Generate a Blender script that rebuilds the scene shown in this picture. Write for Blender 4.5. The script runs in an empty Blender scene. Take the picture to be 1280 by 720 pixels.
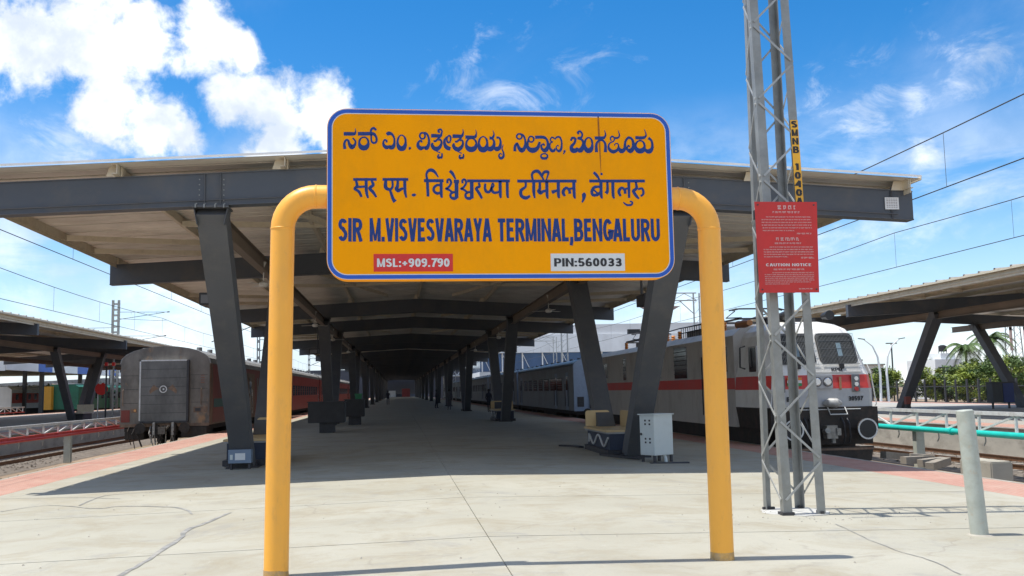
import bpy, bmesh, math, random
from mathutils import Vector, Matrix
random.seed(7)
S = bpy.context.scene
R = math.radians

# ---------------------------------------------------------------- camera
F_PX, PITCH, YAW, ROLL = 1207.0, 0.105, 0.119, 0.019
cam_d = bpy.data.cameras.new('camera'); cam = bpy.data.objects.new('camera', cam_d)
S.collection.objects.link(cam); S.camera = cam
cam_d.sensor_width = 36.0; cam_d.lens = 36.0*F_PX/1280.0
cam_d.clip_start = 0.05; cam_d.clip_end = 9000
def cam_axes():
    cy, sy, cp, sp = math.cos(YAW), math.sin(YAW), math.cos(PITCH), math.sin(PITCH)
    f = Vector((sy*cp, cy*cp, sp)); r = Vector((cy, -sy, 0)); u = r.cross(f)
    cr, sr = math.cos(ROLL), math.sin(ROLL)
    return r*cr-u*sr, r*sr+u*cr, f
cr_, cu_, cf_ = cam_axes()
Mx = Matrix((cr_, cu_, -cf_)).transposed().to_4x4(); Mx.translation = Vector((0, 0, 1.6))
cam.matrix_world = Mx

# ---------------------------------------------------------------- light
SUN_EL, SUN_AZ = R(70.0), R(270.0)      # azimuth clockwise from +Y: the sun stands to the left (-X)
sun_dir = Vector((math.sin(SUN_AZ+R(0.0))*math.cos(SUN_EL), math.cos(SUN_AZ)*math.cos(SUN_EL), math.sin(SUN_EL)))
sd = bpy.data.lights.new('sun', 'SUN'); sun = bpy.data.objects.new('sun', sd); S.collection.objects.link(sun)
sd.energy = 2.75; sd.angle = R(0.53); sd.color = (1.0, 0.95, 0.86)
sun.rotation_euler = (-sun_dir).to_track_quat('-Z', 'Y').to_euler()

S.view_settings.view_transform = 'Standard'; S.view_settings.look = 'None'
S.view_settings.exposure = 1.02; S.view_settings.gamma = 1.0

CLOUD_HEAPS = [(-0.3266, 0.8896, 0.3192, 0.0577, 1.02), (-0.2819, 0.9015, 0.3284, 0.0654, 1.02), (-0.2314, 0.9124, 0.3376, 0.0654, 1.02), (-0.1819, 0.9205, 0.3459, 0.0577, 1.02), (-0.1498, 0.9304, 0.3344, 0.0423, 0.98), (-0.2726, 0.9233, 0.2707, 0.05, 1.0), (-0.2356, 0.9355, 0.2631, 0.0577, 1.0), (-0.208, 0.9455, 0.2505, 0.0308, 0.9), (-0.3001, 0.9214, 0.2467, 0.0385, 0.8), (-0.1592, 0.9446, 0.2869, 0.0423, 1.0), (-0.1217, 0.9507, 0.2853, 0.0615, 1.02), (-0.0754, 0.956, 0.2836, 0.0538, 0.98), (-0.0523, 0.9648, 0.2576, 0.0385, 1.0), (-0.1187, 0.9595, 0.2554, 0.0462, 1.0), (0.448, 0.8526, 0.269, 0.0423, 0.7), (0.4964, 0.8418, 0.2122, 0.0269, 0.75), (0.5352, 0.7873, 0.3061, 0.0577, 0.7), (0.5078, 0.8058, 0.3047, 0.0385, 0.55), (0.4823, 0.8345, 0.2663, 0.0215, 0.7), (0.1008, 0.9471, 0.3046, 0.0462, 0.45), (0.1647, 0.9349, 0.3143, 0.0538, 0.45), (0.4312, 0.8582, 0.2783, 0.0538, 0.5), (0.0604, 0.948, 0.3124, 0.0385, 0.45)]
W = bpy.data.worlds.new("World"); S.world = W; W.use_nodes = True
def build_world():
    nt = W.node_tree; N = nt.nodes; L = nt.links; N.clear()
    out = N.new('ShaderNodeOutputWorld'); bg = N.new('ShaderNodeBackground'); bg.inputs[1].default_value = 0.13
    L.new(bg.outputs[0], out.inputs[0])
    sky = N.new('ShaderNodeTexSky'); sky.sky_type = 'NISHITA'; sky.sun_disc = False
    sky.sun_elevation = SUN_EL; sky.sun_rotation = SUN_AZ; sky.altitude = 900
    sky.air_density = 1.0; sky.dust_density = 0.4; sky.ozone_density = 2.2
    hs = N.new('ShaderNodeHueSaturation'); hs.inputs['Saturation'].default_value = 1.42; hs.inputs['Value'].default_value = 0.69
    L.new(sky.outputs[0], hs.inputs['Color'])
    tc = N.new('ShaderNodeTexCoord'); nrm = N.new('ShaderNodeVectorMath'); nrm.operation = 'NORMALIZE'
    L.new(tc.outputs['Generated'], nrm.inputs[0])
    sep = N.new('ShaderNodeSeparateXYZ'); L.new(nrm.outputs[0], sep.inputs[0])
    def m(op, a, b=None, c=None):
        n = N.new('ShaderNodeMath'); n.operation = op
        for i, v in enumerate((a, b, c)):
            if v is None: continue
            if isinstance(v, (int, float)): n.inputs[i].default_value = v
            else: L.new(v, n.inputs[i])
        return n.outputs[0]
    zz = m('ADD', m('MAXIMUM', sep.outputs[2], 0.0), 0.12)
    comb = N.new('ShaderNodeCombineXYZ')
    L.new(m('DIVIDE', sep.outputs[0], zz), comb.inputs[0]); L.new(m('DIVIDE', sep.outputs[1], zz), comb.inputs[1])
    def noise(sc, det, rough, dist=0.0, vec=None, scale=(1, 1, 1), off=(0, 0, 0)):
        mp = N.new('ShaderNodeMapping'); mp.inputs['Scale'].default_value = scale; mp.inputs['Location'].default_value = off
        L.new(vec or comb.outputs[0], mp.inputs[0])
        n = N.new('ShaderNodeTexNoise'); n.inputs['Scale'].default_value = sc; n.inputs['Detail'].default_value = det
        n.inputs['Roughness'].default_value = rough; n.inputs['Distortion'].default_value = dist
        L.new(mp.outputs[0], n.inputs['Vector']); return n.outputs[0]
    def rng(v, a, b, c=0.0, d=1.0, smooth=True):
        n = N.new('ShaderNodeMapRange'); n.interpolation_type = 'SMOOTHSTEP' if smooth else 'LINEAR'
        L.new(v, n.inputs[0])
        for i, x in enumerate((a, b, c, d)): n.inputs[i+1].default_value = x
        return n.outputs[0]
    # cumulus heaps standing in given compass directions, edges broken up by noise
    big = noise(7.0, 9, 0.58, 0.25, vec=nrm.outputs[0]); fine = noise(30.0, 5, 0.62, 0.2, vec=nrm.outputs[0])
    lumps = m('ADD', m('MULTIPLY', m('SUBTRACT', big, 0.5), 1.5), m('MULTIPLY', m('SUBTRACT', fine, 0.5), 0.75))
    def gather(items):
        acc = None
        for (dx, dy, dz, rad, amp) in items:
            d = N.new('ShaderNodeVectorMath'); d.operation = 'DISTANCE'; L.new(nrm.outputs[0], d.inputs[0]); d.inputs[1].default_value = (dx, dy, dz)
            g = m('MULTIPLY', m('SUBTRACT', 1.0, m('DIVIDE', d.outputs['Value'], rad)), amp)
            acc = g if acc is None else m('MAXIMUM', acc, g)
        return m('MAXIMUM', acc, -0.8)
    dens = rng(m('ADD', gather([h for h in CLOUD_HEAPS if h[4] > .8]), m('MULTIPLY', lumps, 1.7)), 0.10, 0.62)
    wn = noise(16.0, 8, 0.66, 0.7, vec=nrm.outputs[0], scale=(1, 1, 1.5))
    wisp = rng(m('ADD', m('MULTIPLY', gather([h for h in CLOUD_HEAPS if h[4] <= .8]), 0.75), m('MULTIPLY', m('SUBTRACT', wn, 0.5), 2.6)), 0.10, 0.95)
    dens = m('MAXIMUM', dens, m('MULTIPLY', wisp, 0.45))
    # broken cumulus added only outside the camera's view to raise the fill light
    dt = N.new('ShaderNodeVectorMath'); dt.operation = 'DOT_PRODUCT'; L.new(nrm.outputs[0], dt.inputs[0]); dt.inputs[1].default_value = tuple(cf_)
    fill_clouds = rng(noise(3.2, 9, 0.6, 0.3, vec=nrm.outputs[0], off=(2.2, 0.4, 3.1)), 0.46, 0.58)
    dens = m('MAXIMUM', dens, m('MULTIPLY', fill_clouds, rng(dt.outputs['Value'], 0.84, 0.70)))
    # thin high streaks over the whole dome and milky veils lower down
    ci = noise(1.1, 8, 0.62, 0.9, scale=(1.0, 0.45, 1), off=(3.1, 1.7, 0))
    ci2 = noise(0.42, 4, 0.5, 0.3, off=(1.3, 4.2, 0))
    veil = m('MULTIPLY', rng(ci, 0.46, 0.80), rng(ci2, 0.36, 0.60))
    lowc = noise(5.0, 7, 0.6, 0.4, vec=nrm.outputs[0], scale=(1, 1, 2.4), off=(5, 2, 1))
    low = m('MULTIPLY', rng(lowc, 0.40, 0.60), rng(sep.outputs[2], 0.30, 0.16))
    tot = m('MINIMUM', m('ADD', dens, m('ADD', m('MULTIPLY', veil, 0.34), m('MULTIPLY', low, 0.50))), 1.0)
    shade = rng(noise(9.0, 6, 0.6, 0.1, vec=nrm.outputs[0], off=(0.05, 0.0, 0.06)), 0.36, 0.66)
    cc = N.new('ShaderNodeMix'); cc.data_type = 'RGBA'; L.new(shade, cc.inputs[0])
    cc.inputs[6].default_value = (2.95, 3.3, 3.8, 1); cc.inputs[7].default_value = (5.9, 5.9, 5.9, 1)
    mx = N.new('ShaderNodeMix'); mx.data_type = 'RGBA'
    hz = N.new('ShaderNodeMix'); hz.data_type = 'RGBA'; L.new(rng(sep.outputs[2], 0.24, -0.02, 0.0, 0.62), hz.inputs[0]); L.new(hs.outputs[0], hz.inputs[6]); hz.inputs[7].default_value = (3.1, 3.75, 4.6, 1)
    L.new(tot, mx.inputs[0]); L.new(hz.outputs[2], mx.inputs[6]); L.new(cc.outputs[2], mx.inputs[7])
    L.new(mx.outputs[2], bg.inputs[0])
build_world()

# ---------------------------------------------------------------- materials
MATS = {}
def mat(name, col, rough=0.6, metal=0.0, var=0.12, scale=2.0, bump=0.0, bscale=40.0, dirt=None, dscale=1.2, damt=0.5, stretch=(1, 1, 1), emit=0, spec=None, wear=None):
    if name in MATS: return MATS[name]
    m = bpy.data.materials.new(name); m.use_nodes = True; nt = m.node_tree; N = nt.nodes; L = nt.links
    b = N['Principled BSDF']; b.inputs['Roughness'].default_value = rough; b.inputs['Metallic'].default_value = metal
    if spec is not None: b.inputs['Specular IOR Level'].default_value = spec
    tc = N.new('ShaderNodeTexCoord'); mp = N.new('ShaderNodeMapping'); mp.inputs['Scale'].default_value = stretch
    L.new(tc.outputs['Object'], mp.inputs[0])
    def noise(sc, det=5, rg=0.6):
        n = N.new('ShaderNodeTexNoise'); n.inputs['Scale'].default_value = sc; n.inputs['Detail'].default_value = det; n.inputs['Roughness'].default_value = rg
        L.new(mp.outputs[0], n.inputs['Vector']); return n
    def ramp(src, a, b_):
        r = N.new('ShaderNodeMapRange'); r.inputs[1].default_value = a; r.inputs[2].default_value = b_; L.new(src, r.inputs[0]); return r.outputs[0]
    c1 = tuple(max(0, c*(1-var)) for c in col)+(1,); c2 = tuple(min(1, c*(1+var)) for c in col)+(1,)
    mx = N.new('ShaderNodeMix'); mx.data_type = 'RGBA'; n1 = noise(scale)
    L.new(ramp(n1.outputs[0], 0.3, 0.7), mx.inputs[0]); mx.inputs[6].default_value = c1; mx.inputs[7].default_value = c2
    res = mx.outputs[2]
    if dirt:
        n2 = noise(dscale, 8, 0.7); k = N.new('ShaderNodeMath'); k.operation = 'MULTIPLY'; k.inputs[1].default_value = damt
        L.new(ramp(n2.outputs[0], 0.48, 0.68), k.inputs[0])
        m2 = N.new('ShaderNodeMix'); m2.data_type = 'RGBA'; L.new(k.outputs[0], m2.inputs[0]); L.new(res, m2.inputs[6]); m2.inputs[7].default_value = tuple(dirt)+(1,)
        res = m2.outputs[2]
    if wear:
        n4 = noise(wear[3], 9, 0.75); k = N.new('ShaderNodeMath'); k.operation = 'MULTIPLY'; k.inputs[1].default_value = wear[4]
        L.new(ramp(n4.outputs[0], 0.56, 0.66), k.inputs[0])
        m3 = N.new('ShaderNodeMix'); m3.data_type = 'RGBA'; L.new(k.outputs[0], m3.inputs[0]); L.new(res, m3.inputs[6]); m3.inputs[7].default_value = tuple(wear[:3])+(1,)
        res = m3.outputs[2]
    L.new(res, b.inputs['Base Color'])
    rr = N.new('ShaderNodeMapRange'); rr.inputs[3].default_value = max(0.02, rough-0.1); rr.inputs[4].default_value = min(1, rough+0.12)
    L.new(n1.outputs[0], rr.inputs[0]); L.new(rr.outputs[0], b.inputs['Roughness'])
    if bump:
        n3 = noise(bscale, 6, 0.7); bp = N.new('ShaderNodeBump'); bp.inputs['Strength'].default_value = bump; bp.inputs['Distance'].default_value = 0.02
        L.new(n3.outputs[0], bp.inputs['Height']); L.new(bp.outputs[0], b.inputs['Normal'])
    MATS[name] = m; return m

def concrete_mat():
    m = bpy.data.materials.new('platform_concrete'); m.use_nodes = True; nt = m.node_tree; N = nt.nodes; L = nt.links
    b = N['Principled BSDF']; b.inputs['Roughness'].default_value = 0.85; b.inputs['Specular IOR Level'].default_value = 0.25
    g = N.new('ShaderNodeNewGeometry')
    def noise(sc, det=6, rg=0.6, st=(1, 1, 1), dist=0):
        mp = N.new('ShaderNodeMapping'); mp.inputs['Scale'].default_value = st; L.new(g.outputs['Position'], mp.inputs[0])
        n = N.new('ShaderNodeTexNoise'); n.inputs['Scale'].default_value = sc; n.inputs['Detail'].default_value = det; n.inputs['Roughness'].default_value = rg; n.inputs['Distortion'].default_value = dist
        L.new(mp.outputs[0], n.inputs['Vector']); return n.outputs[0]
    def rmp(v, a, c, lo=0.0, hi=1.0):
        r = N.new('ShaderNodeMapRange'); L.new(v, r.inputs[0])
        for i, x in enumerate((a, c, lo, hi)): r.inputs[i+1].default_value = x
        return r.outputs[0]
    def mix(f, a, c):
        mm = N.new('ShaderNodeMix'); mm.data_type = 'RGBA'; L.new(f, mm.inputs[0])
        for i, x in ((6, a), (7, c)):
            if isinstance(x, tuple): mm.inputs[i].default_value = x+(1,)
            else: L.new(x, mm.inputs[i])
        return mm.outputs[2]
    c = mix(rmp(noise(0.35, 5, 0.55), 0.35, 0.65), (0.36, 0.345, 0.28), (0.425, 0.41, 0.34))
    c = mix(rmp(noise(0.9, 9, 0.75, (1, 1.1, 1), 0.6), 0.47, 0.68, 0, 0.8), c, (0.29, 0.25, 0.17))
    c = mix(rmp(noise(0.6, 10, 0.8, (1, 1.3, 1), 1.0), 0.54, 0.66, 0, 0.7), c, (0.26, 0.26, 0.245))
    c = mix(rmp(noise(14, 6, 0.8, (1, 1, 1)), 0.60, 0.75, 0, 0.45), c, (0.33, 0.31, 0.27))
    c = mix(rmp(noise(1.6, 4, 0.6, (1.5, 0.8, 1)), 0.63, 0.78, 0, 0.3), c, (0.46, 0.45, 0.41))
    c = mix(rmp(noise(60, 3, 0.6), 0.3, 0.7, 0, 0.35), c, (0.30, 0.29, 0.26))
    c = mix(rmp(noise(1.7, 10, 0.85, (1, 1.6, 1), 2.0), 0.58, 0.66, 0, 0.55), c, (0.47, 0.455, 0.40))
    c = mix(rmp(noise(0.22, 6, 0.7, (1, 0.7, 1), 0.5), 0.52, 0.66, 0, 0.5), c, (0.34, 0.30, 0.215))
    # fine shrinkage cracks, only in patches
    v = N.new('ShaderNodeTexVoronoi'); v.feature = 'DISTANCE_TO_EDGE'; v.inputs['Scale'].default_value = 0.42
    wn = N.new('ShaderNodeTexNoise'); wn.inputs['Scale'].default_value = 2.2; wn.inputs['Detail'].default_value = 6; L.new(g.outputs['Position'], wn.inputs['Vector'])
    wa = N.new('ShaderNodeMix'); wa.data_type = 'VECTOR'; wa.inputs[0].default_value = 0.28; L.new(g.outputs['Position'], wa.inputs[4]); L.new(wn.outputs['Color'], wa.inputs[5])
    L.new(wa.outputs[1], v.inputs['Vector'])
    crack = rmp(v.outputs[0], 0.0, 0.006, 1, 0); msk = rmp(noise(0.5, 2, 0.5), 0.52, 0.58)
    k = N.new('ShaderNodeMath'); k.operation = 'MULTIPLY'; L.new(crack, k.inputs[0]); L.new(msk, k.inputs[1])
    k2 = N.new('ShaderNodeMath'); k2.operation = 'MULTIPLY'; L.new(k.outputs[0], k2.inputs[0]); k2.inputs[1].default_value = 0.4
    c = mix(k2.outputs[0], c, (0.22, 0.2, 0.17))
    L.new(c, b.inputs['Base Color'])
    bp = N.new('ShaderNodeBump'); bp.inputs['Strength'].default_value = 0.25; bp.inputs['Distance'].default_value = 0.01
    L.new(noise(45, 8, 0.75), bp.inputs['Height']); L.new(bp.outputs[0], b.inputs['Normal'])
    MATS['platform_concrete'] = m; return m
CONC = concrete_mat()
def paver_mat():
    m = bpy.data.materials.new('red_pavers'); m.use_nodes = True; nt = m.node_tree; N = nt.nodes; L = nt.links
    b = N['Principled BSDF']; b.inputs['Roughness'].default_value = 0.9; b.inputs['Specular IOR Level'].default_value = 0.2
    g = N.new('ShaderNodeNewGeometry')
    br = N.new('ShaderNodeTexBrick'); br.inputs['Scale'].default_value = 4.0; br.inputs['Mortar Size'].default_value = 0.03
    br.inputs['Color1'].default_value = (0.46, 0.21, 0.165, 1); br.inputs['Color2'].default_value = (0.38, 0.165, 0.13, 1); br.inputs['Mortar'].default_value = (0.42, 0.32, 0.26, 1)
    L.new(g.outputs['Position'], br.inputs['Vector'])
    n = N.new('ShaderNodeTexNoise'); n.inputs['Scale'].default_value = 0.9; n.inputs['Detail'].default_value = 9; n.inputs['Roughness'].default_value = 0.75; L.new(g.outputs['Position'], n.inputs['Vector'])
    r = N.new('ShaderNodeMapRange'); r.inputs[1].default_value = 0.4; r.inputs[2].default_value = 0.7; r.inputs[4].default_value = 0.65; L.new(n.outputs[0], r.inputs[0])
    mm = N.new('ShaderNodeMix'); mm.data_type = 'RGBA'; L.new(r.outputs[0], mm.inputs[0]); L.new(br.outputs[0], mm.inputs[6]); mm.inputs[7].default_value = (0.50, 0.37, 0.30, 1)
    L.new(mm.outputs[2], b.inputs['Base Color'])
    bp = N.new('ShaderNodeBump'); bp.inputs['Strength'].default_value = 0.4; bp.inputs['Distance'].default_value = 0.01; L.new(br.outputs[1], bp.inputs['Height']); bp.invert = True
    L.new(bp.outputs[0], b.inputs['Normal'])
    return m
PAVER = paver_mat()

GREYP = mat('grey_structural_paint', (0.070, 0.082, 0.100), 0.6, 0.0, 0.12, 0.8, 0.1, 30, dirt=(0.13, 0.12, 0.105), dscale=1.5, damt=0.4)
GREYC = mat('grey_column_paint', (0.085, 0.09, 0.098), 0.55, 0.0, 0.1, 1.0, 0.1, 30, dirt=(0.15, 0.14, 0.125), dscale=2.5, damt=0.35)
CREAM = mat('galvanised_purlin', (0.64, 0.57, 0.44), 0.55, 0.15, 0.15, 2.0, dirt=(0.25, 0.19, 0.13), dscale=2.0, damt=0.5)
BROWNS = mat('bounce_tinted_girder_paint', (0.20, 0.155, 0.115), 0.55, 0.0, 0.2, 1.0, dirt=(0.14, 0.11, 0.09), dscale=2, damt=0.5)  # warm ground bounce put into the colour; the bare paint is greyer
SHEET = mat('roof_sheet_steel', (0.72, 0.68, 0.60), 0.5, 0.2, 0.16, 0.5, dirt=(0.42, 0.37, 0.30), dscale=0.6, damt=0.5)
YEL = mat('yellow_pipe_paint', (0.90, 0.42, 0.05), 0.42, 0.0, 0.05, 3.0, 0.03, 60, dirt=(0.66, 0.34, 0.09), dscale=2.5, damt=0.4, stretch=(1, 1, 0.4), wear=(0.45, 0.24, 0.09, 9, 0.22))
SIGNO = mat('sign_orange_sheet', (0.98, 0.365, 0.001), 0.75, 0.0, 0.04, 2.0, 0.02, 20, dirt=(0.70, 0.29, 0.01), dscale=1.2, damt=0.5, stretch=(1.0, 1, 0.6), spec=0.12)
SIGNB = mat('sign_blue_vinyl', (0.008, 0.085, 0.47), 0.45, 0, 0.1, 4)
SIGNT = mat('sign_letter_blue', (0.006, 0.036, 0.19), 0.7, 0, 0.25, 20)
WHITEV = mat('white_vinyl', (0.66, 0.67, 0.66), 0.5, 0, 0.06, 6)
REDV = mat('red_vinyl', (0.62, 0.02, 0.015), 0.45, 0, 0.08, 4)
BLACKV = mat('black_paint', (0.02, 0.02, 0.022), 0.5, 0, 0.2, 4)
GALV = mat('galvanised_mast_steel', (0.28, 0.29, 0.28), 0.45, 0.45, 0.2, 4.0, 0.05, 40, dirt=(0.24, 0.235, 0.21), dscale=5, damt=0.55)
GALVL = mat('bright_galvanised_bar', (0.36, 0.37, 0.36), 0.45, 0.3, 0.2, 5.0)
REDB = mat('red_notice_enamel', (0.56, 0.022, 0.018), 0.4, 0, 0.08, 3, dirt=(0.42, 0.03, 0.02), dscale=4, damt=0.4)
MASTY = mat('mast_number_yellow', (0.88, 0.46, 0.03), 0.5, 0, 0.1, 8, dirt=(0.5, 0.28, 0.1), dscale=9, damt=0.4)
BOLL = mat('pale_green_grey_pipe', (0.42, 0.45, 0.40), 0.5, 0.0, 0.1, 4, dirt=(0.30, 0.30, 0.24), dscale=6, damt=0.5, wear=(0.45, 0.32, 0.2, 14, 0.35))
CAB = mat('cabinet_grey', (0.55, 0.60, 0.58), 0.45, 0, 0.06, 4, dirt=(0.36, 0.37, 0.34), dscale=4, damt=0.3)
DARKM = mat('dark_metal', (0.045, 0.045, 0.05), 0.55, 0.2, 0.3, 6)
BLACKB = mat('black_box_steel', (0.025, 0.025, 0.028), 0.5, 0.1, 0.3, 3)
BALL = mat('ballast_stone', (0.165, 0.14, 0.115), 0.95, 0, 0.45, 6.0, 1.0, 16, dirt=(0.075, 0.06, 0.05), dscale=1.5, damt=0.6)
SLEEP = mat('sleeper_concrete', (0.30, 0.27, 0.23), 0.9, 0, 0.2, 3, 0.2, 30, dirt=(0.13, 0.1, 0.075), dscale=3, damt=0.6)
RAIL = mat('rusty_rail', (0.19, 0.105, 0.06), 0.6, 0.5, 0.3, 9)
RAILT = mat('polished_rail_head', (0.55, 0.53, 0.5), 0.3, 0.9, 0.1, 9)
SOIL = mat('dusty_soil', (0.29, 0.215, 0.15), 0.95, 0, 0.25, 0.15, 0.4, 2.0, dirt=(0.13, 0.14, 0.06), dscale=0.05, damt=0.6)
WALLC = mat('platform_wall_concrete', (0.40, 0.375, 0.32), 0.9, 0, 0.15, 0.8, 0.2, 20, dirt=(0.20, 0.18, 0.15), dscale=0.9, damt=0.7, stretch=(1, 1, 2))
PLAT2 = mat('neighbour_platform_surface', (0.36, 0.345, 0.315), 0.9, 0, 0.12, 0.3, dirt=(0.25, 0.23, 0.2), dscale=0.4, damt=0.5)
WHITEM = mat('white_truss_paint', (0.62, 0.63, 0.62), 0.5, 0, 0.1, 5, dirt=(0.35, 0.31, 0.26), dscale=4, damt=0.5)
REDP = mat('red_pipe_paint', (0.55, 0.045, 0.035), 0.5, 0, 0.15, 3, dirt=(0.45, 0.2, 0.15), dscale=3, damt=0.4)
TEAL = mat('teal_water_pipe', (0.015, 0.50, 0.43), 0.4, 0, 0.08, 3)
COPP = mat('overhead_wire', (0.06, 0.058, 0.055), 0.6, 0.3, 0.1, 1)
RUST = mat('coach_rust_brown', (0.21, 0.14, 0.095), 0.6, 0.1, 0.35, 1.2, 0.2, 20, dirt=(0.05, 0.045, 0.045), dscale=1.1, damt=0.85, stretch=(1, 1, 0.4), wear=(0.36, 0.14, 0.05, 2.2, 0.7))
CEND = mat('coach_end_grey', (0.17, 0.155, 0.135), 0.55, 0.1, 0.4, 1.3, 0.1, 10, dirt=(0.07, 0.065, 0.06), dscale=0.9, damt=0.8, stretch=(1, 1, 0.55), wear=(0.34, 0.20, 0.10, 1.0, 0.8))
CGANG = mat('gangway_shutter_grey', (0.125, 0.125, 0.12), 0.5, 0.1, 0.4, 1.6, 0.1, 10, dirt=(0.19, 0.19, 0.18), dscale=1.2, damt=0.6, stretch=(1, 1, 0.45))
COMAR = mat('coach_maroon', (0.20, 0.035, 0.024), 0.5, 0, 0.3, 1.0, dirt=(0.09, 0.045, 0.035), dscale=1.0, damt=0.7, stretch=(1, 0.6, 1))
CRED = mat('coach_red', (0.42, 0.04, 0.026), 0.5, 0, 0.2, 1.0, dirt=(0.22, 0.05, 0.035), dscale=1.0, damt=0.6)
CROOF = mat('coach_roof_grey', (0.30, 0.30, 0.29), 0.6, 0.1, 0.2, 1.0, dirt=(0.13, 0.12, 0.11), dscale=1.2, damt=0.6)
CGREY = mat('coach_blue_grey', (0.20, 0.23, 0.26), 0.45, 0.1, 0.2, 0.8, dirt=(0.12, 0.12, 0.12), dscale=1.3, damt=0.6, stretch=(1, 1, 0.5))
CBLUE = mat('coach_end_pale_blue', (0.26, 0.34, 0.46), 0.5, 0, 0.15, 1.5, dirt=(0.14, 0.15, 0.18), dscale=1.5, damt=0.5)
CROOFD = mat('coach_roof_dark', (0.10, 0.12, 0.15), 0.4, 0.2, 0.2, 1.0)
PANE = mat('dark_window_glass', (0.010, 0.012, 0.016), 0.10, 0, 0.2, 2, spec=0.3)
PANEL_ = mat('pale_window', (0.16, 0.16, 0.13), 0.3, 0, 0.3, 3)
UNDER = mat('underframe_black', (0.035, 0.031, 0.028), 0.8, 0.1, 0.4, 5, dirt=(0.09, 0.06, 0.045), dscale=3, damt=0.6)
LWHITE = mat('loco_cream_white', (0.74, 0.74, 0.72), 0.4, 0, 0.07, 1.4, dirt=(0.42, 0.39, 0.35), dscale=1.6, damt=0.45, stretch=(1, 1, 0.5))
LRED = mat('loco_red_stripe', (0.60, 0.045, 0.035), 0.4, 0, 0.1, 2)
LGREY = mat('loco_grey_apron', (0.45, 0.455, 0.465), 0.5, 0.1, 0.12, 2, dirt=(0.2, 0.19, 0.18), dscale=2, damt=0.4)
LSIDE = mat('loco_side_dusty', (0.50, 0.48, 0.45), 0.5, 0, 0.12, 1.0, dirt=(0.22, 0.2, 0.18), dscale=1.0, damt=0.6, stretch=(1, 1, 0.5))
CHROME = mat('bright_metal', (0.6, 0.6, 0.6), 0.25, 0.9, 0.1, 5)
ORANGE = mat('orange_insulator', (0.62, 0.22, 0.04), 0.4, 0, 0.2, 5)
YSEAT = mat('yellow_seat_board', (0.58, 0.43, 0.22), 0.5, 0, 0.12, 3, dirt=(0.4, 0.28, 0.14), dscale=3, damt=0.4)
NAVY = mat('navy_plinth_paint', (0.02, 0.03, 0.055), 0.5, 0, 0.25, 3)
FANW = mat('fan_white', (0.62, 0.60, 0.55), 0.4, 0, 0.06, 3)
GREEN = mat('coach_dark_green', (0.012, 0.13, 0.075), 0.5, 0, 0.2, 1)
YELE = mat('coach_end_yellow', (0.65, 0.33, 0.03), 0.5, 0, 0.15, 1)
BLUEP = mat('blue_panel', (0.03, 0.10, 0.38), 0.5, 0, 0.15, 1)
WHITEB = mat('white_building', (0.66, 0.68, 0.69), 0.7, 0, 0.08, 0.3, dirt=(0.45, 0.45, 0.44), dscale=0.4, damt=0.4)
GLASSB = mat('blue_station_glass', (0.03, 0.075, 0.17), 0.15, 0.2, 0.3, 0.2)
BARK = mat('bark', (0.14, 0.10, 0.07), 0.9, 0, 0.3, 6, 0.4, 20)
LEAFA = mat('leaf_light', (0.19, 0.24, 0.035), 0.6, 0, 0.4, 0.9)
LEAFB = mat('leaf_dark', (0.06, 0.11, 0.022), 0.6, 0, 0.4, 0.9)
CLOTH = mat('dark_cloth', (0.03, 0.032, 0.045), 0.9, 0, 0.3, 6)
CLOTHB = mat('grey_trousers', (0.10, 0.10, 0.11), 0.9, 0, 0.3, 6)
SKIN = mat('skin_brown', (0.26, 0.14, 0.085), 0.6, 0, 0.1, 5)
HAIR = mat('black_hair', (0.012, 0.01, 0.01), 0.6, 0, 0.1, 5)

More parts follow.
